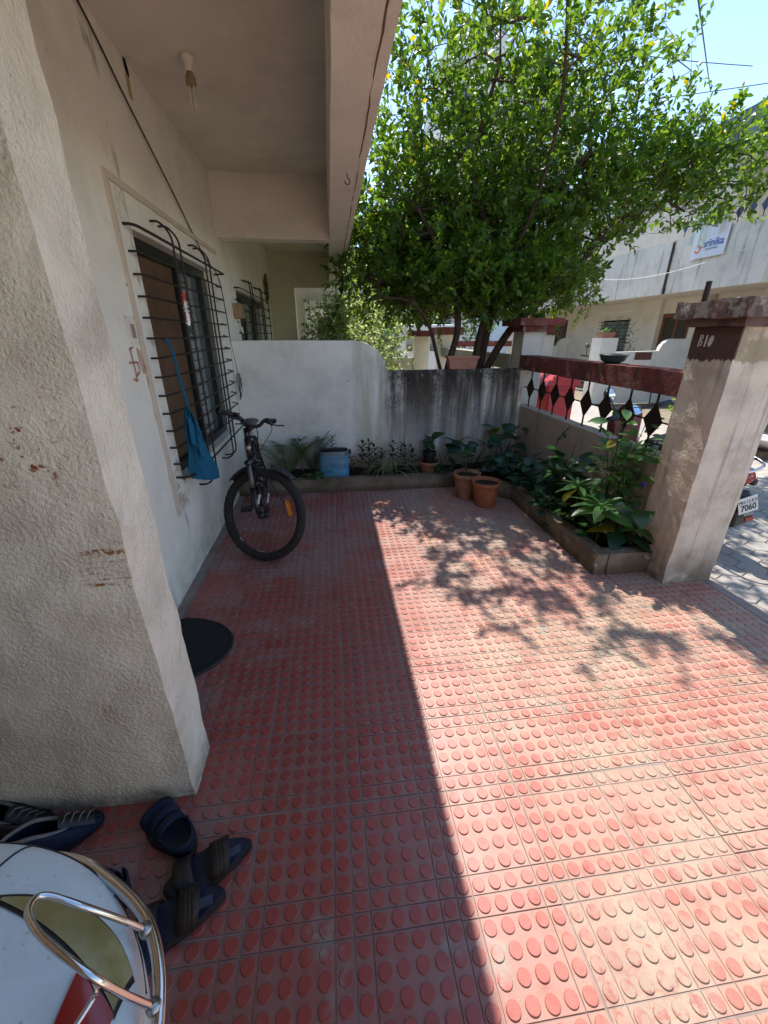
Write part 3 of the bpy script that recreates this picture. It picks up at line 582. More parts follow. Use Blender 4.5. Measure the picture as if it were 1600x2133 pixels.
def grow(root, seeds, pts, r0, step=.16, tipr=.0022, sag=.05):
    """connect every point to the nearest part of the skeleton; returns MB of wood and twig ends (pos, dir)"""
    nodes = []; parent = []
    def addn(p, par): nodes.append(np.array(p, float)); parent.append(par); return len(nodes) - 1
    for s_ in seeds:
        last = -1
        for p in smoothpts(s_, 6): last = addn(p, last)
    seedn = len(nodes); A = np.zeros((len(pts) * 14 + seedn + 10, 3)); A[:seedn] = nodes; n = seedn; ends = []
    c = np.mean(A[:seedn], 0); order = np.argsort([np.min(np.linalg.norm(A[:seedn] - p, axis=1)) for p in pts])
    for oi_ in order:
        p = pts[oi_]; dd = np.linalg.norm(A[:n] - p, axis=1) + .35 * np.maximum(0, A[:n, 2] - p[2]) ; i = int(np.argmin(dd)); a = A[i]; L_ = np.linalg.norm(p - a)
        k = min(12, max(1, int(L_ / step))); last = i; side = rng.normal(size=3) * L_ * .07
        for q in range(1, k + 1):
            t = q / k; pos = a + (p - a) * t + side * math.sin(math.pi * t) + np.array([0, 0, sag * L_ * math.sin(math.pi * t)])
            last = addn(pos, last); A[n] = pos; n += 1
        ends.append((last, p - a))
    N = len(nodes); cntr = np.zeros(N); 
    for e, _ in ends: cntr[e] += 1
    for i in range(N - 1, -1, -1):
        if parent[i] >= 0: cntr[parent[i]] += cntr[i]
    rad = np.maximum(tipr, r0 * (np.maximum(cntr, 1) / max(cntr.max(), 1)) ** .46)
    kids = {}
    for i in range(N): kids.setdefault(parent[i], []).append(i)
    wood = MB()
    starts = list(kids.get(-1, []))
    stack = [(s_, None) for s_ in starts]
    while stack:
        i, par = stack.pop(); ch = [] if par is None else [par]
        cur = i
        while True:
            ch.append(cur); ks = kids.get(cur, [])
            if not ks: break
            ks = sorted(ks, key=lambda q: -cntr[q])
            for q in ks[1:]: stack.append((q, cur))
            cur = ks[0]
        if len(ch) > 1:
            rr = [float(rad[q]) for q in ch]
            if par is not None: rr[0] = rr[1]
            wood.tube([nodes[q] for q in ch], rr, 6 if rr[0] > .008 else 4, cap=False)
    return wood, np.array([nodes[e] for e, _ in ends]), np.array([d for _, d in ends])
def shoots(P, D, tm, nl=(8, 13), ln=(.14, .32), ls=(.055, .085), up=.35, wood=None, droop=.0, spread=.9):
    LP, LD = [], []
    for p, d in zip(P, D):
        d = d / (np.linalg.norm(d) + 1e-6) + rng.normal(size=3) * .45 + np.array([0, 0, up]); d /= np.linalg.norm(d); L_ = rng.uniform(*ln); n = rng.integers(*nl)
        s0 = np.cross(d, [0, 0, 1.]); s0 /= np.linalg.norm(s0) + 1e-6; s1 = np.cross(d, s0)
        if wood is not None: wood.tube([p, p + d * L_], [.0018, .001], 3, cap=False)
        for i in range(n):
            t = (i + .6) / n; a = i * 2.4 + rng.normal() * .3; rd = s0 * math.cos(a) + s1 * math.sin(a)
            LP.append(p + d * L_ * t); LD.append(d * (.55 + .5 * t) + rd * spread + np.array([0, 0, -droop]) + rng.normal(size=3) * .15)
    LP, LD = np.array(LP), np.array(LD); n = len(LP)
    return scatter_leaves(tm, LP, LD, rng.uniform(*ls, n), rng.normal(size=n) * .7)
def tree(name, label, cat, base, seeds, pts, r0, lm, group=None, **k):
    t = thing(name, label, cat, base, group); wood, P, D = grow(None, seeds, pts, r0)
    lv = shoots(P, D, k.pop('tm'), wood=wood, **k)
    part(wood, 'trunk', M_bark, t, True); tag(part(lv, 'crown', lm, t, True), kind='stuff'); return t
# ================================================================== THE LEAFY TREE BEHIND THE BOUNDARY WALL
LT = leaf_tmpl(2, .50, .42, .25, .12)
bx0 = (1.55, 5.0, 0)
seeds = [[(1.28, 4.86, -.1), (1.30, 4.87, .8), (1.36, 4.88, 1.2), (1.45, 4.92, 1.6), (1.35, 5.0, 2.1), (1.0, 5.1, 2.7)],
         [(1.33, 4.86, .9), (1.22, 4.86, 1.25), (1.08, 4.82, 1.62), (.85, 4.8, 1.83), (.55, 4.85, 1.86)],
         [(1.72, 5.0, -.1), (1.72, 5.0, .8), (1.74, 5.02, 1.4), (1.88, 5.1, 1.95), (1.82, 5.2, 2.5), (1.6, 5.25, 3.1), (1.75, 5.1, 3.9)],
         [(1.78, 5.05, .9), (1.86, 5.1, 1.5), (2.05, 5.2, 2.2), (2.4, 5.3, 2.8), (2.9, 5.3, 3.3)],
         [(1.82, 4.92, -.1), (1.80, 4.93, .9), (1.88, 4.95, 1.2), (2.16, 5.0, 1.62), (2.6, 5.1, 1.95), (3.0, 5.3, 2.25), (3.3, 5.5, 2.6)],
         [(1.88, 5.1, 1.95), (2.15, 4.95, 2.6), (2.25, 4.75, 3.4), (2.1, 4.6, 4.2)]]
pts = np.concatenate([ell(1150, (1.85, 5.35, 2.85), (1.75, 1.15, 1.15)), ell(240, (.95, 5.1, 2.6), (.85, .8, .8)), ell(360, (3.0, 5.3, 2.85), (1.3, .85, .75)),
                      ell(200, (1.85, 4.75, 4.15), (1.45, .8, .75), .4), ell(90, (4.3, 5.3, 3.1), (.95, .5, .55), .5), ell(75, (3.1, 5.3, 4.0), (1.0, .7, .6), .5), ell(60, (1.1, 5.2, 3.9), (.55, .6, .7), .5), ell(520, (1.75, 5.25, 2.05), (1.55, .75, .42)), ell(160, (.6, 5.0, 2.25), (.55, .6, .55)), ell(420, (1.95, 5.4, 2.7), (1.5, 1.0, .8), .6), ell(190, (2.3, 5.35, 3.9), (1.4, .6, .6), .5), ell(120, (3.5, 5.3, 3.2), (.8, .6, .5), .5)])
big_ = np.r_[0:1750, 1950:len(pts)]; pts[big_] = (pts[big_] - [0, 0, 1.5]) * [1.06, 1, 1.05] + [0, .38, 1.5]
pts = np.concatenate([pts, ell(420, (1.75, 4.95, 1.98), (1.25, .4, .34)), ell(190, (4.35, 5.5, 3.3), (1.1, .5, .5), .5)])
pts = pts[(pts[:, 2] > 1.64) & (pts[:, 0] > .12) & ~((pts[:, 0] > 3.5) & (pts[:, 2] < 2.62 + .1 * (pts[:, 0] - 3.5)))]
tree('garden_tree', 'large leafy green tree rising behind the low boundary wall', 'tree', bx0, seeds, pts, .045, L_tree, tm=LT, ls=(.045, .098), nl=(11, 18), ln=(.16, .38))
# ================================================================== SHRUBS BEHIND THE WALL AND BY THE STREET
def shrub(name, label, c, r, n, lm, ls=(.03, .06), cat='shrub', group=None, r0=.02, tm=LT, z0=-.1, up=.4, nl=(7, 12)):
    c = np.array(c, float); sd = [[(c[0] + .05 * k, c[1], z0), (c[0] + .06 * k, c[1], max(z0 + .2, c[2] - r[2] * .5)), (c[0] + .1 * k, c[1] + .02 * k, c[2])] for k in (-1, 0, 1)]
    return tree(name, label, cat, (c[0], c[1], z0), sd, ell(n, c, r), r0, lm, group, tm=tm, ls=ls, up=up, nl=nl)
shrub('flowering_shrub', 'pale bushy shrub behind the curved end of the boundary wall', (.35, 6.3, 1.25), (.75, .6, .75), 330, L_pale, (.04, .075))
shrub('flowering_shrub', 'dense light green shrub further behind the curved boundary wall', (.5, 8.2, 1.5), (.9, .8, .95), 300, L_bush, (.05, .09))
shrub('creeper', 'light green creeper hanging by the neighbouring porch opening', (.12, 6.9, 1.62), (.2, .3, .32), 60, L_bush, (.05, .08), 'creeper', up=-.2)
shrub('roadside_shrub', 'bushy light shrub across the street by the broken stone basin', (6.1, 6.0, .5), (.6, .6, .55), 150, L_bush, (.05, .09), z0=SZ)
for k, (x, y, z, rx, rz) in enumerate([(1.0, 14, 2.6, 2.6, 2.4), (4.6, 19, 3.0, 3, 3), (-.5, 19, 3.4, 2.5, 3.0)]):
    tree('street_tree', ['mid green tree beyond the neighbouring gardens', 'farthest tree at the end of the street', 'tall tree beyond the farther house of the row'][k], 'tree', (x, y, 0), [[(x, y, -.1), (x, y, 1.2), (x + .1, y, z)], [(x, y, 1.2), (x - .6, y, z)], [(x, y, 1.2), (x + .7, y, z)]], ell(420, (x, y, z), (rx, 1.6, rz)), .12, (L_bush, L_mid, L_bush)[k], tm=LT, ls=(.12, .2), ln=(.3, .6))
# ================================================================== PLANTS IN THE PLANTER
def leafmesh(name, mat, **k):
    vs, fs = leaf_tmpl(**k); mb = MB(); mb.add([tuple(v) for v in vs], fs); return mb.mesh(name, mat, True)
LM = {m_: {'oval': leafmesh('leaf', m_, n=4, wd=.5, peak=.45, fold=.22, curl=.25), 'round': leafmesh('leaf', m_, n=4, wd=.85, peak=.42, fold=.15, curl=.15), 'lance': leafmesh('leaf', m_, n=4, wd=.27, peak=.5, fold=.2, curl=.3), 'heart': leafmesh('leaf', m_, n=5, wd=.85, peak=.28, fold=.12, curl=.35)} for m_ in (L_dark, L_mid, L_blue)}
def setleaf(o, p, d, size, roll=0.):
    Rm = frames(np.array([d], float), np.array([roll]))[0]; Mx = Matrix(Rm.tolist()).to_4x4() @ Matrix.Scale(size, 4); Mx.translation = Vector(p); return Mx
def plant(name, label, base, mat, kind, n, h, spread, ls, group=None, stems=3, cat='plant', tilt=.3, face=(-.5, -.6, .3), top_only=False, up=.3):
    t = thing(name, label, cat, base, group); base = np.array(base, float); wood = MB(); tips = []
    for s_ in range(stems):
        a = rng.uniform(0, 6.28); e = base + np.array([math.cos(a) * spread * rng.uniform(.2, .8), math.sin(a) * spread * rng.uniform(.2, .8), h * rng.uniform(.65, 1.)])
        c_ = [tuple(base + rng.normal(size=3) * [.015, .015, 0] - [0, 0, .03]), tuple(base * .5 + e * .5 + rng.normal(size=3) * .03), tuple(e)]; c_ = smoothpts(c_, 5)
        wood.tube(c_, [.005 - .003 * i / len(c_) for i in range(len(c_))], 5); tips.append(c_)
    part(wood, 'stem', M_stem, t, True)
    for i in range(n):
        c_ = tips[i % stems]; k = rng.uniform(.75, 1) if top_only else rng.uniform(.25, 1.); p = np.array(c_[min(len(c_) - 1, int(k * len(c_)))])
        a = rng.uniform(0, 6.28); d = np.array([math.cos(a), math.sin(a), rng.normal() * tilt + up]) + np.array(face) * .5; d /= np.linalg.norm(d); sz = rng.uniform(*ls)
        o = put(LM[mat][kind], 'leaf', t); q = p + d * rng.uniform(.01, spread * .35)
        o.matrix_parent_inverse = Matrix.Translation(t.location).inverted(); o.matrix_basis = setleaf(o, q, d, sz, rng.normal() * .5)
    return t
M_stem = plain('green_brown_stem', (.06, .065, .025), .7, .3)
def whorl(name, label, base, h, n, ls, mat, group=None, lean=(0, 0)):
    t = thing(name, label, 'plant', base, group); b = Vector(base); tip = b + Vector((lean[0], lean[1], h)); part(MB().tube(smoothpts([b - Vector((0, 0, .03)), (b + tip) / 2 + Vector((.01, -.01, 0)), tip], 5), .005, 5), 'stem', M_stem, t, True)
    for lev, (dz, k, up) in enumerate(((0, n, .25), (-.03, n - 1, -.05), (.008, 4, .9))):
        for i in range(k):
            a = 6.283 * i / k + lev * .5 + rng.normal() * .1; d = (math.cos(a), math.sin(a), up + rng.normal() * .12); sz = rng.uniform(*ls) * (.6 if lev == 2 else 1)
            o = put(LM[mat]['lance'] if lev != 1 else LM[mat]['oval'], 'leaf', t); o.matrix_basis = setleaf(o, tuple(tip + Vector((0, 0, dz))), d, sz, rng.normal() * .25)
    return t
sz = .1
whorl('whorled_plant', 'bright green plant with spreading whorls of pointed leaves at the planter end', (1.84, 2.42, sz), .33, 8, (.17, .23), L_mid, lean=(-.05, -.05))
whorl('whorled_plant', 'small whorled plant hanging over the cement corner by the gate pillar', (1.99, 2.32, sz), .22, 6, (.10, .15), L_mid, lean=(.03, -.05))
whorl('whorled_plant', 'whorled plant with one long pale leaf leaning over the kerb', (1.84, 2.72, sz), .36, 7, (.15, .21), L_mid, lean=(-.04, -.03))
plant('leafy_shrub', 'tall leafy shrub climbing toward the diamond panels beside gate pillar', (1.98, 2.62, sz), L_mid, 'oval', 120, .98, .27, (.07, .13), stems=10)
plant('leafy_shrub', 'bright rounded leaf vine against the gate pillar', (2.03, 2.42, sz), L_mid, 'round', 70, .86, .22, (.05, .08), stems=8)
plant('broad_leaf_plant', 'plant with broad drooping dark leaves beside gate pillar', (2.02, 2.36, sz), L_dark, 'heart', 9, .42, .16, (.14, .2), stems=4, up=-.25)
plant('leafy_shrub', 'dark shrub in the middle of the fence planter', (1.95, 3.05, sz), L_dark, 'heart', 60, .52, .27, (.09, .14), stems=8)
plant('caladium', 'bluish green broad leaved plant spilling over the middle kerb', (1.86, 3.32, sz), L_blue, 'heart', 64, .3, .32, (.08, .13), stems=10)
plant('caladium', 'low broad leaved plant at the planter bend', (1.78, 3.72, sz), L_blue, 'heart', 56, .33, .32, (.08, .13), stems=10)
plant('ground_vine', 'low dark vine covering the front of the fence planter', (1.84, 2.88, sz), L_dark, 'heart', 64, .2, .3, (.07, .11), stems=8)
plant('ground_vine', 'dark trailing vine under the tall leafy shrub', (1.88, 2.5, sz), L_dark, 'oval', 34, .2, .26, (.07, .11), stems=8)
plant('taro', 'tall taro with large rounded leaves in the planter corner', (1.86, 4.18, sz), L_dark, 'heart', 13, .52, .26, (.15, .22), stems=8, top_only=True)
plant('taro', 'broad leaved taro beside the two floor pots', (1.5, 4.2, sz), L_blue, 'heart', 12, .34, .26, (.13, .2), stems=7, top_only=True)
plant('broad_leaf_plant', 'plant with big drooping leaves behind the black pot', (1.18, 4.3, sz), L_dark, 'heart', 8, .36, .2, (.15, .21), stems=5, top_only=True)
plant('ground_vine', 'flat round leaves creeping over the back kerb near the pots', (1.12, 4.06, sz), L_dark, 'round', 10, .06, .2, (.09, .13), stems=5)
plant('ground_vine', 'dark foliage mass filling the planter corner', (1.68, 4.0, sz), L_dark, 'heart', 40, .24, .32, (.08, .12), stems=8)
# purple flower
fl = thing('purple_flower', 'single purple pea flower on the vine by the gate pillar', 'flower', (1.985, 2.3, .6)); 
Mp = plain('violet_petal', (.09, .03, .42), .5, .3)
for a in range(4):
    vs, fs = leaf_tmpl(n=3, wd=.8, peak=.5, fold=.3, curl=.4); Mx = Matrix.Translation((1.985, 2.3, .60)) @ Matrix.Rotation(a * 1.57, 4, 'Y') @ Matrix.Rotation(R(-50), 4, 'Z') @ Matrix.Scale(.03, 4); mb = MB().add([Mx @ Vector(v) for v in vs], fs); part(mb, 'petal', Mp, fl, True)
part(MB().tube([(1.985, 2.3, .6), (2.0, 2.32, .66), (2.03, 2.4, .68)], .002, 5), 'stalk', M_stem, fl)
# dry stalks over the fence wall
for k, (x, y) in enumerate(((2.02, 3.5), (2.0, 3.2))):
    t = thing('dry_stalk', ['dry curled stalk with withered leaves against the tan wall', 'bare dry stalk leaning against the tan wall'][k], 'plant', (x, y, sz)); part(MB().tube(smoothpts([(x, y, .08), (x - .02, y - .05, .4), (x + .02, y - .03, .62), (x + .03, y - .16 * (1 - k), .76 - .1 * k)], 6), [.004] * 19, 5), 'stem', M_bark, t)
    for i in range(4 if k == 0 else 1):
        o = put(LM[L_dark]['round'], 'leaf', t); o.matrix_basis = setleaf(o, (x + .02, y - .04 * i, .55 + .07 * i), (rng.normal(), -1, rng.normal() * .4), .06)
# purple-brown seedlings along the back wall
DM = leafmesh('leaf', L_purple, n=3, wd=.4, peak=.5, fold=.2, curl=.2)
for k, x in enumerate([.20, .28, .36, .45, .53, .62, .70, .79, .88, .96, 1.03]):
    h = .2 + .14 * abs(math.sin(k * 2.3)); y = 4.33 + .06 * math.sin(k * 1.9); t = thing('seedling', 'small dull purple upright seedling growing along the streaked back wall', 'plant', (x, y, sz), 'purple seedlings in the back planter')
    jx = rng.normal() * .03; part(MB().tube([(x, y, .08), (x + jx, y, sz + h)], [.004, .002], 5), 'stem', M_bark, t)
    for i in range(20):
        a = i * 2.4; z = sz + h * (.25 + .75 * i / 19); o = put(DM, 'leaf', t); o.matrix_basis = setleaf(o, (x + jx * (z - sz) / h, y, z), (math.cos(a), math.sin(a), .5 + rng.normal() * .35), rng.uniform(.06, .09))
# spider plant
t = thing('spider_plant', 'striped spider plant with arching strap leaves over the back kerb', 'plant', (.56, 4.16, sz)); SM = None
for i in range(46):
    a = rng.uniform(0, 6.28); L_ = rng.uniform(.2, .36); hh = rng.uniform(.08, .19); dx_, dy_ = math.cos(a), math.sin(a) * .8 - .25; mb = MB()
    pp = [(.56 + dx_ * L_ * u, 4.16 + dy_ * L_ * u, sz + hh * math.sin(2.4 * u) * 1.4 - .07 * u * u) for u in np.linspace(0, 1, 7)]; vs = []
    for u, p in zip(np.linspace(0, 1, 7), pp):
        wd_ = .012 * (1 - u) ** .6 + .0008; vs += [(p[0] - dy_ * wd_, p[1] + dx_ * wd_, p[2] + .003), (p[0], p[1], p[2]), (p[0] + dy_ * wd_, p[1] - dx_ * wd_, p[2] + .003)]
    mb.add(vs, [f for q in range(6) for f in ((3 * q, 3 * q + 1, 3 * q + 4, 3 * q + 3), (3 * q + 1, 3 * q + 2, 3 * q + 5, 3 * q + 4))]); part(mb, 'leaf', L_grass, t, True)
# feathery palms / ferns
def feather(name, label, base, n, L_, lm, spread=.9, drop=.25, lw=.10, dens=26):
    t = thing(name, label, 'plant', base); b = Vector(base)
    for i in range(n):
        a = 6.28 * i / n + rng.normal() * .3; hz = Vector((math.cos(a), math.sin(a) * .55, 0)) * spread * rng.uniform(.5, 1); ln = L_ * rng.uniform(.75, 1.1)
        c_ = [b + hz * ln * u + Vector((0, 0, ln * (1.5 * u - (drop + .55 * spread) * u * u))) for u in np.linspace(0, 1, dens)]
        mb = MB().tube(c_, .0016, 4)
        for q in range(3, dens):
            d = (c_[q] - c_[q - 1]).normalized(); s_ = d.cross(Vector((0, 0, 1))).normalized(); w_ = lw * math.sin(math.pi * (q / dens) ** .8) + .012
            for sg in (-1, 1):
                e = c_[q] + s_ * sg * w_ + d * w_ * .6 + Vector((0, 0, -.25 * w_)); o_ = d * .0035; mb.add([c_[q] - o_, c_[q] + o_, e], [(0, 1, 2)])
        part(mb, 'frond', lm, t)
    return t
feather('areca_seedling', 'feathery palm seedling behind the bicycle wheel', (-.50, 4.2, sz), 14, .55, L_fern, lw=.12)
feather('areca_seedling', 'feathery palm seedling between the garden tap and blue water jar', (-.24, 4.28, sz), 10, .46, L_fern, spread=.6, lw=.11)
feather('asparagus_fern', 'soft fern trailing over the back kerb before the blue jar', (-.2, 4.06, sz + .02), 10, .17, L_mid, spread=1.3, drop=.5, lw=.04, dens=18)
feather('asparagus_fern', 'soft fern trailing over the kerb behind the bicycle', (-.55, 4.05, sz + .02), 10, .2, L_mid, spread=1.2, drop=.5, lw=.05, dens=18)
# ================================================================== POTS, JAR, TAP
def pot(name, label, c, r, h, mat, flute=0, group=None):
    t = thing(name, label, 'flower pot', c, group); q = r * .72
    part(MB().lathe([(q, 0), (q * 1.02, .01), (r * .92, h * .72), (r * .95, h * .80)], c, 40, flute=20 if flute else 0, famp=.012), 'bowl', mat, t, True)
    part(MB().lathe([(r * .95, h * .80), (r * 1.02, h * .83), (r * 1.03, h), (r * .93, h), (r * .90, h * .86), (0, h * .84)], c, 40), 'rim', mat, t, True, 0)
    part(MB().lathe([(0, h * .87), (r * .5, h * .89), (r * .91, h * .865)], c, 24), 'soil', M_soil, t, True); return t
pot('flower_pot', 'bright terracotta fluted pot standing on the red tiles', (1.405, 3.49, .003), .132, .24, M_terra, 1)
pot('flower_pot', 'duller terracotta pot with a sprig behind the bright one', (1.29, 3.72, .003), .132, .25, M_terra2)
pot('flower_pot', 'small terracotta bowl in the back planter under a black pot', (1.03, 4.25, .10), .115, .13, M_terra2)
pot('flower_pot', 'small black plastic pot set in a terracotta bowl', (1.03, 4.25, .215), .075, .12, plain('black_pot_plastic', (.02, .02, .02), .5, .4))
plant('sprig', 'thin sprig growing in the duller terracotta pot', (1.28, 3.74, .25), L_mid, 'oval', 16, .24, .12, (.03, .05), stems=4)
plant('potted_seedling', 'young broad leaf seedling in the small black pot', (1.03, 4.25, .32), L_dark, 'heart', 3, .12, .1, (.09, .12), stems=3, top_only=True)
bxp = thing('window_box', 'rectangular terracotta trough standing on the low boundary wall', 'flower pot', (1.41, 4.56, 1.16))
def trough(c, l, wd, h, parent, mat):
    x, y, z = c; a = .86; vs = [(x - l * a, y - wd * a, z), (x + l * a, y - wd * a, z), (x + l * a, y + wd * a, z), (x - l * a, y + wd * a, z), (x - l, y - wd, z + h), (x + l, y - wd, z + h), (x + l, y + wd, z + h), (x - l, y + wd, z + h), (x - l * .93, y - wd * .86, z + h), (x + l * .93, y - wd * .86, z + h), (x + l * .93, y + wd * .86, z + h), (x - l * .93, y + wd * .86, z + h), (x - l * .9, y - wd * .8, z + h * .75), (x + l * .9, y - wd * .8, z + h * .75), (x + l * .9, y + wd * .8, z + h * .75), (x - l * .9, y + wd * .8, z + h * .75)]
    fs = [(3, 2, 1, 0)] + [(i, (i + 1) % 4, 4 + (i + 1) % 4, 4 + i) for i in range(4)] + [(4 + i, 4 + (i + 1) % 4, 8 + (i + 1) % 4, 8 + i) for i in range(4)] + [(8 + i, 8 + (i + 1) % 4, 12 + (i + 1) % 4, 12 + i) for i in range(4)]
    part(MB().add(vs, fs), 'trough', mat, parent, bevel=.004); part(MB().add([vs[i] for i in (12, 13, 14, 15)], [(0, 1, 2, 3)]), 'soil', M_soil, parent)
    rm = MB().box(x - l - .008, x + l + .008, y - wd - .008, y - wd + .004, z + h - .022, z + h + .002).box(x - l - .008, x + l + .008, y + wd - .004, y + wd + .008, z + h - .022, z + h + .002); part(rm, 'rim', mat, parent, bevel=.003)
M_trough = plain('pink_terracotta', (.40, .18, .12), .8, .3, 0, .2, 10)
trough((1.415, 4.56, 1.16), .165, .062, .13, bxp, M_trough)
# blue water jar lying as planter
jar = thing('water_jar', 'cut translucent blue water jar planted in the back bed', 'plastic jar', (0, 4.14, .12)); 
def m_jar():
    m = Mat('blue_jar_plastic', (.08, .27, .44), .35, .5); m.mix((.12, .26, .36), m.axis(2, .22, .25)); m.mix((.13, .13, .12), m.mul(m.axis(2, .345, .37), .8)); m.speck((.03, .1, .2), 9, .5, .7, .5); m.p.inputs['Transmission Weight'].default_value = .08; return m.done()
rp = []; 
for z, w_ in ((.11, .148), (.13, .156), (.2, .157), (.215, .152), (.23, .157), (.3, .157), (.315, .152), (.33, .157), (.385, .153), (.40, .145)): rp.append((w_, z))
jm = MB(); nj = 28
for w_, z in rp:
    for j in range(nj):
        t_ = 6.2832 * j / nj; cx, sy = math.cos(t_), math.sin(t_); q = (abs(cx) ** 4 + abs(sy) ** 4) ** -.25; jm.v.append((-.01 + cx * q * w_, 4.2 + sy * q * w_ * .65, z))
for i in range(len(rp) - 1):
    for j in range(nj): jm.f.append((i * nj + j, i * nj + (j + 1) % nj, (i + 1) * nj + (j + 1) % nj, (i + 1) * nj + j))
part(jm, 'body', m_jar(), jar, True); part(MB().lathe([(0, .385), (.13, .388)], (-.01, 4.2, 0), 16, squash=(1, .65)), 'soil', M_soil, jar)
sx = -.03; tsd = thing('seedling', 'upright purple brown seedling growing out of the blue water jar', 'plant', (sx, 4.2, .385)); part(MB().tube([(sx, 4.2, .37), (sx + .01, 4.2, .55)], .003, 5), 'stem', M_bark, tsd)
for i in range(16):
    o = put(DM, 'leaf', tsd); o.matrix_basis = setleaf(o, (sx + .008, 4.2, .42 + .13 * i / 15), (math.cos(i * 2.4), math.sin(i * 2.4), .3), .06)
tap = thing('garden_tap', 'chrome garden tap on a thin pipe before the white wall', 'tap', (-.36, 4.42, .1))
part(MB().tube([(-.36, 4.43, .08), (-.362, 4.43, .42)], .009, 8), 'pipe', plain('dull_pipe', (.3, .27, .23), .6, .4), tap); part(MB().lathe([(.012, .40), (.018, .415), (.018, .44), (.012, .45), (.02, .468), (.019, .49), (.008, .5)], (-.362, 4.43, 0), 14), 'valve', M_chrome, tap, True)
part(MB().tube(smoothpts([(-.362, 4.43, .425), (-.362, 4.39, .425), (-.362, 4.375, .40)], 4), .009, 8), 'spout', M_chrome, tap, True)
# ================================================================== HOUSES ACROSS THE STREET
M_opp = plaster('opposite_facade_paint', (.66, .60, .50), 40, .25, dirt_amt=.2)
M_para = plaster('streaked_parapet_paint', (.70, .67, .59), 40, .3, dirt=(.25, .26, .25), dirt_amt=.35, streak=.75)
M_oppw = plaster('white_compound_paint', (.72, .69, .63), 40, .3, dirt_amt=.2, streak=.2)
def opp_house(y0, y1, label, win_, door_, bal, loc):
    h = thing('row_house', label, 'house', loc); wx = 9.5; wm_ = MB(); FZ = SZ
    def seg(a, b, z0, z1, x=wx): wm_.box(x, x + .2, a, b, z0, z1)
    if win_:
        a, b = win_; seg(door_[1], a, FZ, 2.45, wx - .12); seg(b, y1, FZ, 2.45, wx - .12); seg(a, b, FZ, 1.0, wx - .12); seg(a, b, 1.94, 2.45, wx - .12)
    d0, d1 = door_; seg(y0, d0, FZ, 2.45); seg(d0, d1, 2.05, 2.45); wm_.box(9.5, 9.7, y0, y1, 2.452, 6.0); wm_.box(9.72, 14, y0, y1, FZ, 6.0)
    part(wm_, 'wall', M_opp, h)
    if win_:
        w_ = part(MB().box(wx + .0, wx + .03, a, b, 1.0, 1.94), 'window', M_dark, h); part(MB().box(wx - .03, wx - .02, a + .03, b - .03, 1.03, 1.91), 'pane', M_glass, w_)
        part(MB().box(wx - .128, wx - .121, a - .28, a - .24, .8, 2.2).box(wx - .128, wx - .121, b + .24, b + .28, .8, 2.2).box(wx - .128, wx - .121, a - .24, b + .24, 2.16, 2.2), 'plaster_band', M_oppw, h)
        for k in range(9): part(MB().tube([(wx - .12, a - .1, 1.9 - k * .105), (wx - .18, a - .08, 1.9 - k * .105), (wx - .18, b + .08, 1.9 - k * .105), (wx - .12, b + .1, 1.9 - k * .105)], .006, 4), 'grille_bar', M_metal, w_)
        for yv in (a + .35, a + .5, b - .45, b - .3): part(MB().tube([(wx - .12, yv, 2.05), (wx - .2, yv, 2.0), (wx - .2, yv, 1.0)], .006, 4), 'grille_upright', M_metal, w_)
    dr = part(MB().box(9.52, 9.58, d0, d0 + .09, FZ, 2.05).box(9.52, 9.58, d1 - .09, d1, FZ, 2.05).box(9.52, 9.58, d0 + .09, d1 - .09, 1.94, 2.05).box(9.54, 9.57, (d0 + d1) / 2 - .04, (d0 + d1) / 2 + .04, FZ, 1.94), 'door', M_wood, h)
    part(MB().box(9.55, 9.56, d0 + .09, d1 - .09, FZ, 1.94), 'door_panel', plain('dark_door_mesh', (.05, .04, .03), .7, .3), dr)
    part(MB().box(8.32, 9.5, y0, y1, 2.42, 2.55), 'balcony_slab', M_opp, h)
    part(MB().rbox(8.22, 8.32, y0 + .03, y1 - .03, 2.42, 3.56, seg=.3, amp=.004), 'parapet', M_para, h)
    return h
hb = opp_house(10.44, 16.4, 'cream house across the street with grilled window and wooden door', (13.05, 14.5), (10.8, 11.85), True, (11, 13, SZ))
ha = opp_house(7.9, 10.4, 'house across the street with a sign hung on its balcony', None, (8.2, 9.1), True, (11, 9, SZ))
hc = opp_house(16.45, 22.5, 'farthest cream house across the street behind the foliage', (19.0, 20.4), (16.9, 17.9), True, (11, 19, SZ))
hd = thing('row_house', 'pale end house across the street at the frame edge', 'house', (11, 5, SZ)); part(MB().box(8.75, 14, 2, 7.88, SZ, 6.0), 'wall', M_opp, hd); part(MB().rbox(8.45, 8.75, 2, 7.86, 2.35, 3.5, seg=.3, amp=.003), 'parapet', M_oppw, hd)
part(MB().tube([(8.2, 10.42, 3.5), (8.2, 10.42, 2.55), (8.19, 10.40, 2.42)], .03, 8), 'drain_pipe', M_black, ha)
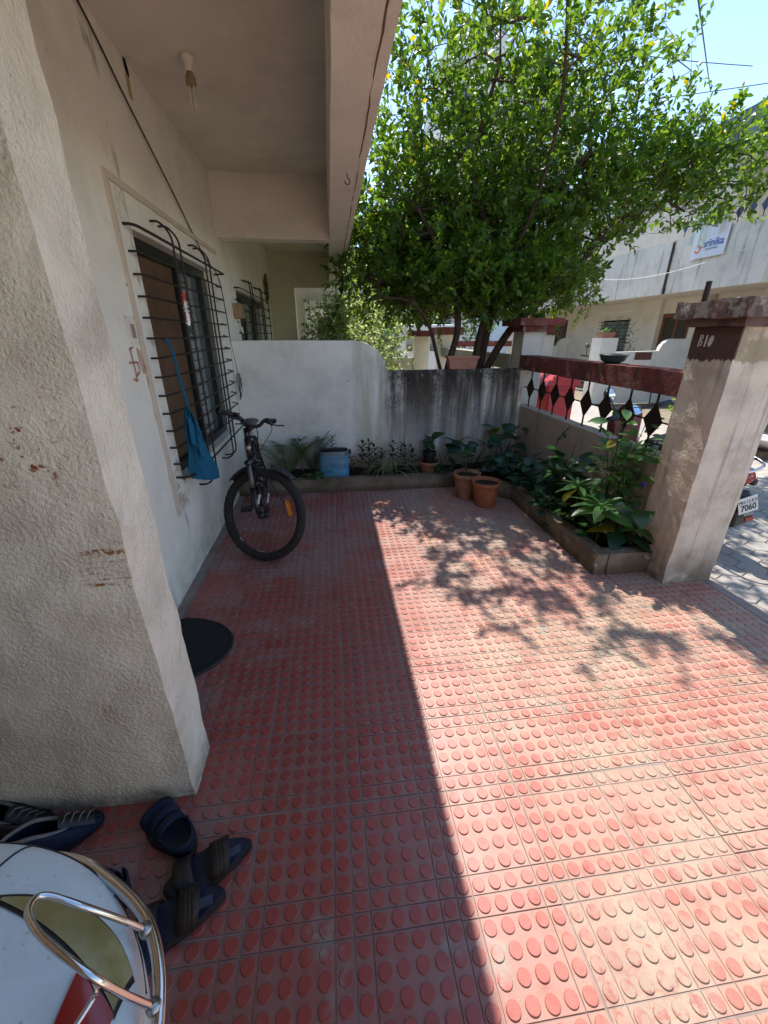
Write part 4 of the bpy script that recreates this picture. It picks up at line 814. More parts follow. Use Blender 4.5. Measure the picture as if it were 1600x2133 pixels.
# balcony railing with diamonds, cloth, sign, awning
part(MB().tube([(8.27, 7.95, 4.0), (8.27, 10.38, 4.0)], .02, 6), 'balcony_rail', M_metal, ha)
for k in range(9):
    y = 8.1 + k * .27; part(MB().tube([(8.27, y, 3.56), (8.27, y, 4.0)], .008, 5), 'rail_rod', M_metal, ha); part(MB().prism([(y, 3.64), (y + .09, 3.77), (y, 3.9), (y - .09, 3.77)], 0, .006, YZ(8.265)), 'rail_diamond', plain('blue_grey_steel', (.06, .1, .16), .6, .4) if k == 0 else bpy.data.materials['blue_grey_steel'], ha)
part(MB().box(8.62, 8.75, 7.3, 7.9, 3.5, 4.9), 'balcony_column', M_oppw, ha)
M_flap = plain('teal_grey_tarpaulin', (.075, .12, .13), .7, .3, 0, .4, 2)
M_awn = Mat('blue_grey_roof_sheet', (.13, .19, .22), .6, .4); M_awn.bump(M_awn.mr(M_awn.op('SINE', M_awn.mul(M_awn.axis(1, 0, 40), 900.), 0.), -1, 1), .5, .02); M_awn = M_awn.done()
part(MB().prism([(7.55, 4.75), (7.6, 4.72), (9.8, 5.9), (9.75, 5.95)], 3.0, 10.4, XZ(0)), 'awning', M_awn, ha)
part(MB().box(7.6, 7.64, 3.0, 9.6, 4.62, 4.74), 'awning_fascia', M_oppw, ha); part(MB().sheet(lambda u, v: (7.54 + .05 * v + .012 * math.sin(u * 90), 3.0 + 6.45 * u, 4.74 + .56 * v - .12 * u), 120, 4), 'awning_flap', M_flap, ha, True)
for y in (6.0, 8.0, 10.2): part(MB().tube([(7.62, y, 4.62), (9.5, y, 4.9)], .035, 6), 'awning_bracket', M_wood, ha)
M_cloth = Mat('pale_mint_cloth', (.58, .66, .58), .9, .1); M_cloth.mix((.66, .5, .38), M_cloth.axis(2, 3.98, 4.05)); M_cloth.speck((.66, .72, .66), 5, .4, .7); M_cloth = M_cloth.done()
def cloth(y0, y1, zt, zb, ph):
    def fn(u, v):
        y = y0 + (y1 - y0) * u; fold = .022 * math.sin(u * 34 + ph + v * 2) * (.3 + v) + .03 * math.sin(u * 9 + ph); z = zt - (zt - zb) * v - .06 * math.sin(u * 5 + ph) * v
        return (8.19 + fold - .02 * math.sin(min(1, v * 6) * 1.57), y, z)
    mb = MB().sheet(fn, 50, 14); return mb
co = tag(part(cloth(9.15, 9.95, 4.03, 3.3, 0), 'hanging_cloth', M_cloth, smooth=True), 'pale green cloth drying over the balcony rail above sign', 'cloth')
co2 = tag(part(cloth(8.98, 9.14, 4.03, 3.45, 2), 'hanging_cloth', M_oppw, smooth=True), 'narrow white cloth strip drying beside the pale green cloth', 'cloth')
sg = thing('shop_sign', 'white sign board lettered Shrinika on the opposite balcony parapet', 'sign', (8.19, 9.35, 3.05))
part(MB().box(8.165, 8.185, 8.93, 9.80, 3.04, 3.60), 'board', plain('sign_white', (.72, .75, .80), .5, .4, 0, .05), sg)
def onsign(me, y, z, name):
    o = put(me, name, sg); o.rotation_euler = (R(90), 0, R(-90)); o.location = (8.1625, y, z); return o
onsign(text_mesh('S', .40, plain('sign_orange', (.75, .2, .06), .5, .3, 0, 0)), 9.62, 3.27, 'letter'); onsign(text_mesh('hrinika', .20, plain('sign_blue', (.05, .13, .38), .5, .3, 0, 0), bold=.003), 9.26, 3.30, 'lettering'); onsign(text_mesh('ENTERPRISES', .055, plain('sign_slate', (.25, .32, .45), .5, .3, 0, 0)), 9.26, 3.19, 'lettering')
# compound of house b
cb = thing('compound_wall', 'white dividing wall with curved shoulder across the street', 'wall', (8, 9.98, SZ)); 
prof = [(6.95, SZ), (9.5, SZ), (9.5, 1.41), (8.42, 1.41)] + [(8.42 - .33 * math.sin(t), 1.115 + .295 * math.cos(t)) for t in np.linspace(.1, 1.5, 9)] + [(6.95, 1.11)]
part(MB().prism(prof[::-1], 0, .12, XZ(9.93)), 'wall', M_oppw, cb); part(MB().box(7.47, 7.92, 9.922, 9.93, .93, 1.105), 'painted_patch', plain('maroon_patch', (.13, .06, .045), .8, .2), cb)
cb2 = thing('compound_wall', 'farther grey dividing wall with curved shoulder across the street', 'wall', (8.8, 16.1, SZ)); prof2 = [(x + .6, z * .98) for x, z in prof]; part(MB().prism(prof2[::-1], 0, .12, XZ(16.0)), 'wall', M_para, cb2)
gpo = thing('gate_pillar', 'white gate pillar across the street carrying a small planter', 'pillar', (6.7, 10, SZ)); part(MB().rbox(6.5, 6.92, 9.9, 10.3, SZ, 1.43, seg=.15, amp=.004), 'shaft', M_oppw, gpo, bevel=.01)
gpo2 = thing('gate_pillar', 'farther white gate pillar with red cap across the street', 'pillar', (8.3, 16, SZ)); part(MB().rbox(8.05, 8.5, 15.9, 16.3, SZ, 1.5, seg=.2, amp=.004), 'shaft', M_oppw, gpo2); part(MB().rbox(7.93, 8.62, 15.8, 16.4, 1.5, 1.64, seg=.2, amp=.004), 'cap', M_red, gpo2)
tp = thing('window_box', 'small orange planter on the white gate pillar across the street', 'flower pot', (6.7, 10, 1.43)); trough((6.68, 10.05, 1.43), .17, .1, .12, tp, M_trough)
plant('succulent', 'tiny yellow green plant in the orange planter across the street', (6.68, 10.05, 1.5), L_mid, 'oval', 30, .1, .16, (.06, .1), stems=8)
bare = thing('bare_shrub', 'leafless twiggy shrub before the grilled window across the street', 'shrub', (8.6, 12.4, SZ)); wood, P_, D_ = grow(None, [[(8.7, 12.3, SZ), (8.7, 12.3, .6), (8.6, 12.5, 1.3)], [(8.7, 12.3, .5), (8.9, 12.1, 1.2)]], ell(130, (8.75, 12.45, 1.35), (.35, .75, .75)), .02, tipr=.005); part(wood, 'trunk', M_bark, bare); part(shoots(P_[:40], D_[:40], LT, ls=(.05, .08), nl=(2, 4)), 'crown', L_fern, bare)
# far buildings
tw = thing('apartment_block', 'pale tall block with rooftop lattice mast behind the tree', 'building', (15, 44, 0)); M_far = plain('pale_far_wall', (.60, .62, .62), .9, .2, 0, .15, .3)
part(MB().box(10.1, 21.2, 40, 50, SZ, 20.2).box(10.1, 14.2, 40.2, 46, 20.2, 22.0), 'wall', M_far, tw); 
M_mast = plain('mast_steel', (.20, .22, .26), .6, .4)
ms = MB()
for (x, y) in ((13.2, 42), (15.4, 42), (13.2, 44), (15.4, 44)): ms.tube([(x, y, 20.1), (x * .7 + 14.3 * .3, y, 33)], .11, 5)
for k in range(7):
    z = 21 + k * 1.7; s_ = 1 - (z - 20) / 13 * .3; a_, b_ = 14.3 - 1.1 * s_, 14.3 + 1.1 * s_; ms.tube([(a_, 42, z), (b_, 42, z + 1.6)], .05, 4).tube([(b_, 42, z), (a_, 42, z + 1.6)], .05, 4).tube([(a_, 42, z), (b_, 42, z)], .05, 4)
part(ms, 'lattice_mast', M_mast, tw)
for i in range(4):
    for j in range(6):
        w_ = part(MB().box(11 + i * 2.5, 12.3 + i * 2.5, 39.95, 39.99, 2.5 + j * 2.9, 4 + j * 2.9), 'window', M_glass, tw)
fb2 = thing('far_house', 'pale low house with red roof band beyond the neighbouring gate', 'house', (3, 30, 0)); part(MB().box(-3, 9, 27, 34, SZ, 5.2), 'wall', M_far, fb2); part(MB().box(-3.1, 9.1, 26.9, 34.1, 5.2, 5.6), 'roof', M_red, fb2)
for k in range(4): part(MB().box(-1.5 + 2.6 * k, -.3 + 2.6 * k, 26.95, 26.99, 1.0, 2.4), 'window', M_glass, fb2)
# neighbour compound items seen under the tree
nw = thing('compound_wall', 'cream low compound wall beyond the boundary wall', 'wall', (1.4, 9, 0)); part(MB().rbox(.9, 1.75, 9.0, 9.12, SZ, 1.06, seg=.2, amp=.003), 'wall', M_cream, nw)
nq = thing('gate_pillar', 'cream gate pillar with red cap and lantern beyond the wall', 'pillar', (1.9, 9, 0)); part(MB().rbox(1.75, 2.05, 8.95, 9.2, SZ, 1.47, seg=.2, amp=.003), 'shaft', M_cream, nq); part(MB().rbox(1.66, 2.14, 8.86, 9.3, 1.47, 1.58, seg=.2, amp=.003), 'cap', M_red, nq)
ln = part(MB().lathe([(.05, 1.58), (.03, 1.62), (.07, 1.66), (.09, 1.82), (.1, 1.83), (.05, 1.9), (.01, 1.96)], (1.85, 9.07, 0), 6), 'lantern', M_black, nq)
sv = thing('parked_van', 'white van parked beyond the cream gate pillar', 'van', (3.0, 12, SZ)); part(MB().prism([(1.9, SZ + .3), (3.4, SZ + .3), (3.45, 1.1), (3.3, 1.75), (2.0, 1.75), (1.85, 1.1)], 0, 3.2, XZ(11.5)), 'body', plain('van_white', (.75, .75, .74), .3, .5, 0, .05), sv, bevel=.05)
part(MB().box(2.02, 2.6, 11.48, 11.5, 1.1, 1.6), 'window', M_glass, sv); part(MB().box(2.66, 3.25, 11.48, 11.5, 1.1, 1.6), 'window', M_glass, sv)
for x in (2.1, 3.2): part(MB().lathe([(.3, -.1), (.3, .1)], (0, 0, 0), 18, Matrix.Translation((x, 12.2, SZ + .3)) @ Matrix.Rotation(R(90), 4, 'Y')), 'wheel', M_black, sv)
rf = thing('railing', 'red and white street railing far behind the tree', 'railing', (3.5, 14, SZ)); part(MB().box(2.6, 6.0, 13.98, 14.04, 1.15, 1.32), 'top_rail', M_red, rf)
for k in range(17): part(MB().box(2.65 + k * .2, 2.69 + k * .2, 13.99, 14.03, SZ, 1.15), 'baluster', M_oppw, rf)
# street clutter
rb = thing('red_kiosk', 'bright red sheet metal box standing in the street behind the fence', 'metal box', (3.2, 5.8, SZ)); M_rk = plain('bright_red_sheet', (.52, .03, .035), .5, .4, 0, .15, 4)
part(MB().box(2.96, 3.36, 5.5, 6.2, SZ, .86), 'cabinet', M_rk, rb, bevel=.01); part(MB().prism([(2.90, .862), (3.42, .862), (3.30, .99), (3.02, .99)], -.06, .76, XZ(5.5)), 'lid', M_rk, rb); part(MB().box(2.98, 3.34, 5.485, 5.499, .0, .8), 'door', M_rk, rb, bevel=.004)
bo = thing('plastic_bowl', 'shallow grey green bowl standing on the red fence rail', 'bowl', (2.185, 3.14, 1.3)); part(MB().lathe([(.05, 0), (.085, .02), (.098, .055), (.106, .058), (.104, .064), (.094, .058), (.08, .026), (0, .012)], (2.185, 3.14, 1.298), 26), 'bowl', plain('grey_green_plastic', (.05, .085, .075), .5, .4), bo, True)
bn = thing('stone_basin', 'broken white marble wash basin dumped across the street', 'basin', (6.2, 5.15, SZ)); M_marb = plain('dirty_marble', (.66, .65, .62), .5, .4, 0, .2, 6)
Mb = Matrix.Translation((6.22, 5.15, SZ + .06)) @ Matrix.Rotation(R(15), 4, 'Z') @ Matrix.Rotation(R(32), 4, 'Y') ; mb = MB()
def basin(u, v):
    x = (u - .5) * .75; y = (v - .5) * .6; r_ = max(abs(x) / .28, abs(y) / .21); z = .12 if r_ > 1 else .12 - .09 * (1 - r_ ** 4); return Mb @ Vector((x, y, z + .01 * mnoise.noise(Vector((x * 9, y * 9, 1)))))
part(MB().sheet(basin, 30, 26), 'bowl', M_marb, bn, True); part(MB().box(-.375, .375, -.3, .3, 0, .10, Mb), 'slab', M_marb, bn, bevel=.01); part(MB().lathe([(.03, .036), (.0, .037)], (0, 0, 0), 12, Mb), 'drain', M_dark, bn)
part(MB().box(5.95, 6.4, 4.9, 5.4, SZ - .01, SZ + .1), 'plinth', M_kerb, bn)
# overhead wires
for k, (a, b) in enumerate([((7.6, 9.68, 5.85), (.2, 1.17, 3.32)), ((9.5, 11, 6.9), (3.2, 13, 8.6)), ((9.6, 9.5, 6.1), (1, 16, 7.6)), ((8.2, 14.0, 3.15), (8.05, 8.0, 3.05))]):
    A_, B_ = Vector(a), Vector(b); tag(part(MB().tube([A_.lerp(B_, t) - Vector((0, 0, (.25 if k else 0.) * math.sin(math.pi * t))) for t in np.linspace(0, 1, 14)], .008, 5), 'overhead_wire', M_black if k < 3 else M_oppw), ['thin black service wire running from opposite roof over the street', 'black wire from the opposite roof across open sky', 'lower black wire stretched over the street trees', 'white wire strung before the streaked balcony parapet'][k], 'wire')
vine = thing('hanging_tendril', 'thin leafy tendril dangling from the porch edge beam', 'vine', (.19, 5.6, 2.3)); part(MB().tube(smoothpts([(.2, 5.2, 2.33), (.19, 5.5, 2.1), (.17, 5.6, 1.95), (.1, 5.7, 1.75), (.0, 5.8, 1.55)], 6), .003, 5), 'stem', M_stem, vine)
for i, p in enumerate([(.2, 5.22, 2.3), (.16, 5.55, 2.02), (.22, 5.55, 2.02), (.19, 5.5, 2.1), (.13, 5.65, 1.85), (.08, 5.7, 1.76)]): o = put(LM[L_dark]['heart'], 'leaf', vine); o.matrix_basis = setleaf(o, p, (rng.normal(), -.5, -.6), .085)
# fallen leaves on tiles and street
M_dry = leafmat('dry_leaf', (.22, .12, .04), (.38, .27, .12), .2, .2); DL = leafmesh('fallen_leaf', M_dry, n=3, wd=.5, peak=.45, fold=.5, curl=-.25)
for k in range(26):
    if k < 12: p = (rng.uniform(2.55, 3.4), rng.uniform(1.3, 2.3), SZ + .008)
    else: p = (rng.uniform(.5, 2.0), rng.uniform(1.2, 3.4), .008)
    o = put(DL, 'fallen_leaf'); o.matrix_basis = setleaf(o, p, (rng.normal(), rng.normal(), .05), rng.uniform(.025, .05) if k < 12 else rng.uniform(.008, .02), rng.normal() * .3)
    tag(o, 'dry curled leaf fallen on the grey hexagonal pavers' if k < 12 else 'tiny dry leaf scrap lying on the red studded tiles', 'fallen leaf', 'leaves on the pavers' if k < 12 else 'leaf scraps on the tiles')
# ================================================================== BICYCLE
def wheel(parent, name, M, Rr=.33, rt=.031, refl=True):
    def tor(R_, r_, n=48, m=10, knob=0.):
        mb = MB()
        for i in range(n):
            a = 6.28319 * i / n
            for j in range(m):
                b = 6.28319 * j / m; rr = r_ * (1 + (knob if (i % 2 == 0 and math.cos(b) > .2) else 0)); q = R_ + rr * math.cos(b); mb.v.append(tuple(M @ Vector((q * math.cos(a), rr * math.sin(b), q * math.sin(a)))))
        mb.f = [(i * m + j, i * m + (j + 1) % m, ((i + 1) % n) * m + (j + 1) % m, ((i + 1) % n) * m + j) for i in range(n) for j in range(m)]; return mb
    w_ = part(tor(Rr - rt, rt, 84, 10, .09), name, M_tyre, parent, True)
    rim = MB(); n = 56
    for rr, yy in ((.286, -.011), (.276, -.012), (.270, -.004), (.270, .004), (.276, .012), (.286, .011)):
        for i in range(n): a = 6.28319 * i / n; rim.v.append(tuple(M @ Vector((rr * math.cos(a), yy, rr * math.sin(a)))))
    rim.f = [(k * n + i, k * n + (i + 1) % n, (k + 1) * n + (i + 1) % n, (k + 1) * n + i) for k in range(5) for i in range(n)]
    part(rim, 'rim', M_black, w_, True)
    for a0, a1, mt in ((250, 262, M_rimred), (268, 290, M_rimwhite), (232, 240, M_rimwhite), (100, 118, M_rimred), (70, 84, M_rimwhite)):
        st = MB(); 
        for q in range(7):
            a = R(a0 + (a1 - a0) * q / 6)
            for yy in (-.006, .006): st.v.append(tuple(M @ Vector((.2688 * math.cos(a), yy, .2688 * math.sin(a)))))
        st.f = [(2 * q, 2 * q + 1, 2 * q + 3, 2 * q + 2) for q in range(6)]; part(st, 'rim_sticker', mt, w_)
        sd_ = MB()
        for q in range(7):
            a = R(a0 + (a1 - a0) * q / 6)
            for rr in (.277, .285): 
                sd_.v.append(tuple(M @ Vector((rr * math.cos(a), -.0128, rr * math.sin(a)))))
        sd_.f = st.f[:]; part(sd_, 'rim_sticker', mt, w_)
    sp_ = MB()
    for i in range(28):
        a = 6.28319 * i / 28; sgn = 1 if i % 2 else -1; b = a + (.5 if (i // 2) % 2 else -.5)
        sp_.tube([M @ Vector((.024 * math.cos(b), .03 * sgn, .024 * math.sin(b))), M @ Vector((.270 * math.cos(a), 0, .270 * math.sin(a)))], .0011, 4, cap=False)
    part(sp_, 'spokes', M_steel_d, w_); My = M @ Matrix.Rotation(R(90), 4, 'X')
    part(MB().lathe([(.006, -.055), (.018, -.045), (.027, -.034), (.027, -.028), (.015, -.022), (.015, .022), (.027, .028), (.027, .034), (.018, .045), (.006, .055)], (0, 0, 0), 16, My), 'hub', M_black, w_, True)
    if refl: part(MB().box(-.055, .055, -.018, .018, .20, .225, M @ Matrix.Rotation(R(62), 4, 'Y')), 'reflector', plain('amber_reflector', (.75, .22, .02), .3, .5), w_, bevel=.006)
    return w_
M_tyre = plain('dusty_tyre_rubber', (.035, .032, .03), .9, .2, 0, .3, 60, .4); M_rimred = plain('rim_red', (.45, .05, .02), .5, .4, 0, 0); M_rimwhite = plain('rim_white', (.65, .6, .55), .5, .4, 0, 0); M_steel_d = plain('dark_spoke_steel', (.10, .10, .10), .4, .5, .6, .1)
M_bframe = plain('gloss_black_frame', (.015, .014, .016), .25, .6, 0, .1); M_grey = plain('grey_fork_alloy', (.18, .18, .18), .4, .5, .5, .1); M_saddle = plain('grey_saddle_cover', (.13, .135, .12), .8, .3, 0, .2)
bike = thing('bicycle', 'black mountain bicycle leaning by the window wall with turned front wheel', 'bicycle', (-.6, 3.2, 0))
fdir = Vector((.15, -.988, 0)).normalized(); ldir = Vector((0, 0, 1)).cross(fdir)
Bm = Matrix(((fdir.x, ldir.x, 0, -.70), (fdir.y, ldir.y, 0, 3.76), (0, 0, 1, .003), (0, 0, 0, 1))) @ Matrix.Translation((0, 0, .0)) @ Matrix.Rotation(R(2), 4, 'X')
B = lambda x, y, z: Bm @ Vector((x, y, z))
ax0 = Vector((1.022, 0, .316)); axd = Vector((-.342, 0, .94)).normalized(); steer = Matrix.Translation(ax0) @ Matrix.Rotation(R(58), 4, axd) @ Matrix.Translation(-ax0)
Sm = Bm @ steer; S = lambda x, y, z: Sm @ Vector((x, y, z)); AX = lambda t, o=0.: ax0 + axd * t + Vector((.94, 0, .342)) * o
wheel(bike, 'front_wheel', Sm @ Matrix.Translation((1.06, 0, .33))); wheel(bike, 'rear_wheel', Bm @ Matrix.Translation((0, 0, .33)), refl=False)
fk = MB()
for s_ in (-1, 1): fk.tube([S(1.06, .052 * s_, .33), S(*(AX(.10, .03) + Vector((0, .055 * s_, 0)))), S(*(AX(.2, .028) + Vector((0, .056 * s_, 0))))], [.014, .021, .021], 10)
fo = part(fk, 'fork', M_bframe, bike, True)
st = MB()
for s_ in (-1, 1): st.tube([S(*(AX(.19, .028) + Vector((0, .056 * s_, 0)))), S(*(AX(.37, .02) + Vector((0, .056 * s_, 0))))], .0145, 10)
part(st, 'stanchion', M_grey, fo, True); part(MB().tube([S(*(AX(.37, .02) + Vector((0, -.075, 0)))), S(*(AX(.385, .012))), S(*(AX(.37, .02) + Vector((0, .075, 0))))], [.02, .028, .02], 10), 'crown', M_bframe, fo, True)
part(MB().tube([S(*(AX(.22, .045) + Vector((0, -.058, 0)))), S(*(AX(.24, .06))), S(*(AX(.22, .045) + Vector((0, .058, 0))))], .012, 8), 'brace', M_bframe, fo, True)
for s_ in (-1, 1): part(MB().box(-.004, .004, -.008, .008, -.05, .05, Sm @ Matrix.Translation(AX(.10, .053) + Vector((0, .055 * s_, 0)))), 'decal', M_rimwhite, fo)
fr = MB(); HB, HT, BB, ST, SL = AX(.41), AX(.545), Vector((.42, 0, .30)), Vector((.27, 0, .72)), Vector((0, 0, .33))
fr.tube([B(*HB), B(*HT)], .023, 12); fr.tube([B(*(HB * .9 + HT * .1)), B(*BB)], .021, 10); fr.tube([B(*(HT * .9 + HB * .1)), B(*(ST - Vector((0, 0, .03))))], .017, 10); fr.tube([B(*BB), B(*ST)], .016, 10)
for s_ in (-1, 1): fr.tube([B(.42, .03 * s_, .30), B(0, .065 * s_, .33)], .01, 8); fr.tube([B(.28, .02 * s_, .69), B(0, .065 * s_, .33)], .009, 8)
part(fr, 'frame', M_bframe, bike, True)
part(MB().lathe([(.016, 0), (.0155, .003), (0, .004)], (0, 0, 0), 16, Bm @ Matrix.Translation(AX(.48, .023)) @ Matrix.Rotation(R(70), 4, 'Y')), 'head_badge', plain('brass_badge', (.6, .48, .3), .35, .5, .5, .1), bike, True)
stc = AX(.60); part(MB().tube([S(*AX(.545)), S(*AX(.62))], .018, 10).tube([S(*AX(.60)), S(*AX(.625, .065))], .019, 10), 'stem', M_bframe, bike, True)
bc = AX(.625, .065); hb_ = [(bc.x - .045, s_ * .31, bc.z + .055) for s_ in (-1,)] + [(bc.x - .03, -.17, bc.z + .05), (bc.x - .005, -.08, bc.z + .012), tuple(bc + Vector((0, -.03, 0))), tuple(bc + Vector((0, .03, 0))), (bc.x - .005, .08, bc.z + .012), (bc.x - .03, .17, bc.z + .05), (bc.x - .045, .31, bc.z + .055)]
hb2 = part(MB().tube([S(*p) for p in smoothpts(hb_, 5)], .0135, 10), 'handlebar', M_bframe, bike, True)
for s_ in (-1, 1):
    part(MB().tube([S(bc.x - .035, .20 * s_, bc.z + .052), S(bc.x - .036, .205 * s_, bc.z + .052), S(bc.x - .045, .305 * s_, bc.z + .055), S(bc.x - .045, .315 * s_, bc.z + .055)], [.018, .0165, .0165, .02], 12), 'grip', M_black, hb2, True)
    part(MB().tube([S(bc.x - .03, .175 * s_, bc.z + .05), S(bc.x + .005, .18 * s_, bc.z + .04), S(bc.x + .03, .19 * s_, bc.z + .03)], [.02, .016, .011], 8).tube([S(*p) for p in smoothpts([(bc.x + .03, .19 * s_, bc.z + .03), (bc.x + .045, .23 * s_, bc.z + .03), (bc.x + .035, .29 * s_, bc.z + .035), (bc.x + .045, .315 * s_, bc.z + .035)], 4)], .006, 6), 'brake_lever', M_black, hb2, True)
    part(MB().tube([S(*p) for p in smoothpts([(bc.x + .02, .17 * s_, bc.z + .03), (bc.x + .09, .09 * s_, bc.z - .01), (bc.x + .07, .03 * s_, bc.z - .14), (bc.x + .03, .02 * s_, bc.z - .27)], 6)], .003, 6), 'cable', M_black, hb2, True)
def guard(a0, a1, wd, n=10):
    mb = MB(); c = Vector((1.06, 0, .33))
    for q in range(n + 1):
        a = R(a0 + (a1 - a0) * q / n); w_ = wd * (1 - .35 * (q / n) ** 3)
        for yy, dr in ((-w_, -.012), (-w_ * .6, .004), (0, .008), (w_ * .6, .004), (w_, -.012)): rr = .358 + dr; mb.v.append(tuple(S(c.x + rr * math.cos(a), yy, c.z + rr * math.sin(a))))
        
    mb.f = [(q * 5 + i, q * 5 + i + 1, q * 5 + i + 6, q * 5 + i + 5) for q in range(n) for i in range(4)]; return mb
for a0, a1 in ((104, 150), (88, 58)):
    o = part(guard(a0, a1, .042), 'mudguard', plain('matt_grey_plastic', (.05, .05, .05), .7, .3) if a0 == 104 else bpy.data.materials['matt_grey_plastic'], bike, True); sm_ = o.modifiers.new('thick', 'SOLIDIFY'); sm_.thickness = .003
sdl = MB()
for u, wd_, zz in ((-.16, .075, .83), (-.12, .08, .84), (-.04, .06, .835), (.04, .03, .83), (.11, .02, .825)):
    for q in range(10): a = 6.28319 * q / 10; sdl.v.append(tuple(B(.25 + u, wd_ * math.cos(a), zz - .02 + .026 * math.sin(a))))
sdl.f = [(k * 10 + q, k * 10 + (q + 1) % 10, (k + 1) * 10 + (q + 1) % 10, (k + 1) * 10 + q) for k in range(4) for q in range(10)] + [tuple(range(10))[::-1], tuple(range(40, 50))]
sa = part(sdl, 'saddle', M_saddle, bike, True); part(MB().tube([B(.275, 0, .70), B(.25, 0, .81)], .0135, 8), 'seat_post', M_grey, sa)
part(MB().lathe([(.085, -.003), (.085, .003)], (0, 0, 0), 28, Bm @ Matrix.Translation((.42, -.05, .30)) @ Matrix.Rotation(R(90), 4, 'X')).tube([B(.42, -.06, .30), B(.52, -.075, .18)], .01, 6).tube([B(.42, .06, .30), B(.33, .075, .42)], .01, 6), 'crank', M_black, bike)
for p, s_ in (((.52, -.12, .18), -1), ((.33, .12, .42), 1)): part(MB().box(-.045, .045, -.045, .045, -.012, .012, Bm @ Matrix.Translation(p)), 'pedal', M_black, bike, bevel=.004)
part(MB().tube([B(.12, .05, .34), B(.1, .19, .02)], .008, 6), 'kickstand', M_black, bike)

# ================================================================== SCOOTERS
M_swhite = Mat('white_scooter_paint', (.64, .74, .76), .25, .6); M_swhite.speck((.46, .50, .48), 6, .5, .75, .45); M_swhite.speck((.30, .27, .22), 90, .66, .74, .6, detail=2); M_swhite.rough(M_swhite.mr(M_swhite.noise(8), .3, .7, .18, .45)); M_swhite.p.inputs['Coat Weight'].default_value = .3; M_swhite = M_swhite.done()
M_red_l = Mat('red_lamp_lens', (.28, .012, .012), .12, .6).done(); M_olive = Mat('smoky_amber_lens', (.27, .225, .085), .2, .6); M_olive.speck((.38, .33, .17), 12, .4, .7); M_olive.bump(M_olive.noise(1, 2, stretch=(30, 400, 30)), .15, .002); M_olive = M_olive.done()
sc = thing('scooter', 'white scooter tail with chrome rear guard standing beside the shoes', 'scooter', (-.9, .16, 0))
CY = .19
Wf = lambda u: .27 * (1 - (1 - min(1, u / .32)) ** 2.2) ** .55 + .012
Zf = lambda u: .73 + .09 * math.sin(min(1, u / .42) * math.pi / 2)
def SS(u, th, off=0.):
    sy = math.copysign(abs(math.sin(th)) ** .8, th); return Vector((-.275 - u + off * .3, CY + (Wf(u) + off * .5) * sy, Zf(u) + off - .085 * (1 - math.cos(th)) ** 1.1))
body = MB().sheet(lambda p, q: SS(.0005 + .75 * p ** 1.6, (q - .5) * 2 * R(125)), 44, 44)
bo_ = part(body, 'tail_cowl', M_swhite, sc, True)
def patch(u0, u1, lo, hi, off=.003): return MB().sheet(lambda p, q: SS(u0 + (u1 - u0) * p, R(lo(p) + (hi(p) - lo(p)) * q), off), 24, 18)
def gask(u0, u1, lo, hi): return MB().sheet(lambda p, q: SS(u0 + (u1 - u0) * p, R(lo(p) + (hi(p) - lo(p)) * q), .0016), 24, 18)
part(gask(.026, .222, lambda p: 25.4 + 9.6 * p, lambda p: 57.8 - 20.0 * p ** .8), 'lens_gasket', M_black, bo_, True); part(gask(.026, .222, lambda p: -25.4 - 9.6 * p, lambda p: -57.8 + 20.0 * p ** .8), 'lens_gasket', M_black, bo_, True)
part(MB().tube([SS(.235 + .02 * math.sin(3.1 * t), R(-100 + 200 * t), .0006) for t in np.linspace(0, 1, 40)], .0016, 5), 'panel_seam', M_black, bo_)
for s_ in (1, -1): part(MB().tube([SS(.02 + .6 * t, R(s_ * (82 - 12 * t)), .0005) for t in np.linspace(0, 1, 30)], .0014, 5), 'panel_seam', M_black, bo_)
for s_ in (1, -1): part(patch(.03, .215, lambda p: s_ * (27 + 9 * p), lambda p: s_ * (56 - 19 * p ** .8)), 'indicator_lens', M_olive, bo_, True)
part(patch(.028, .085, lambda p: -26.3, lambda p: 26.3), 'tail_lamp', M_red_l, bo_, True)
part(MB().box(-1.35, -.75, CY - .15, CY + .15, .74, .86), 'seat', plain('black_seat_vinyl', (.02, .02, .02), .6, .3), sc, bevel=.04)
LOOP = [(-.307, .153, .705), (-.33, .15, .75), (-.365, .148, .80), (-.402, .153, .825), (-.412, .145, .835), (-.404, .126, .84), (-.37, .10, .84), (-.312, .071, .82), (-.287, .068, .77), (-.266, .073, .705)]
STRUT = [(-.312, .071, .82), (-.311, .068, .79), (-.313, .055, .79), (-.33, .02, .79)]
BRK = [(-.381, .214, .70), (-.384, .207, .66), (-.407, .20, .62)]
gd = MB(); ringp = [(-.85, CY + .26, .68), (-.70, CY + .285, .695), (-.588, CY + .282, .70), (-.467, CY + .263, .70), (-.385, CY + .222, .70), (-.319, CY + .174, .70), (-.279, CY + .12, .70), (-.257, CY + .059, .70), (-.25, CY, .70)]
ring = smoothpts(ringp + [(x, 2 * CY - y, z) for x, y, z in ringp[-2::-1]], 6)
gu = part(gd.tube(ring, .0085, 10), 'rear_guard', M_chrome, sc, True)
for s_ in (1, -1):
    Yq = lambda v: CY + s_ * v
    lp = smoothpts([(x, Yq(v), z) for x, v, z in LOOP], 6); part(MB().tube(lp, .0042, 8), 'guard_loop', M_chrome, gu, True)
    part(MB().tube(smoothpts([(x, Yq(v), z) for x, v, z in STRUT], 5), .0033, 8), 'guard_strut', M_chrome, gu, True)
    part(MB().tube(smoothpts([(x, Yq(v), z) for x, v, z in BRK], 4), .007, 8), 'guard_bracket', M_chrome, gu, True)
    for q_ in (LOOP[0], LOOP[-1]): part(MB().lathe([(0, -.009), (.009, -.006), (.0095, 0), (.009, .006), (0, .009)], (q_[0], Yq(q_[1]), q_[2]), 10), 'weld', M_steel, gu, True)
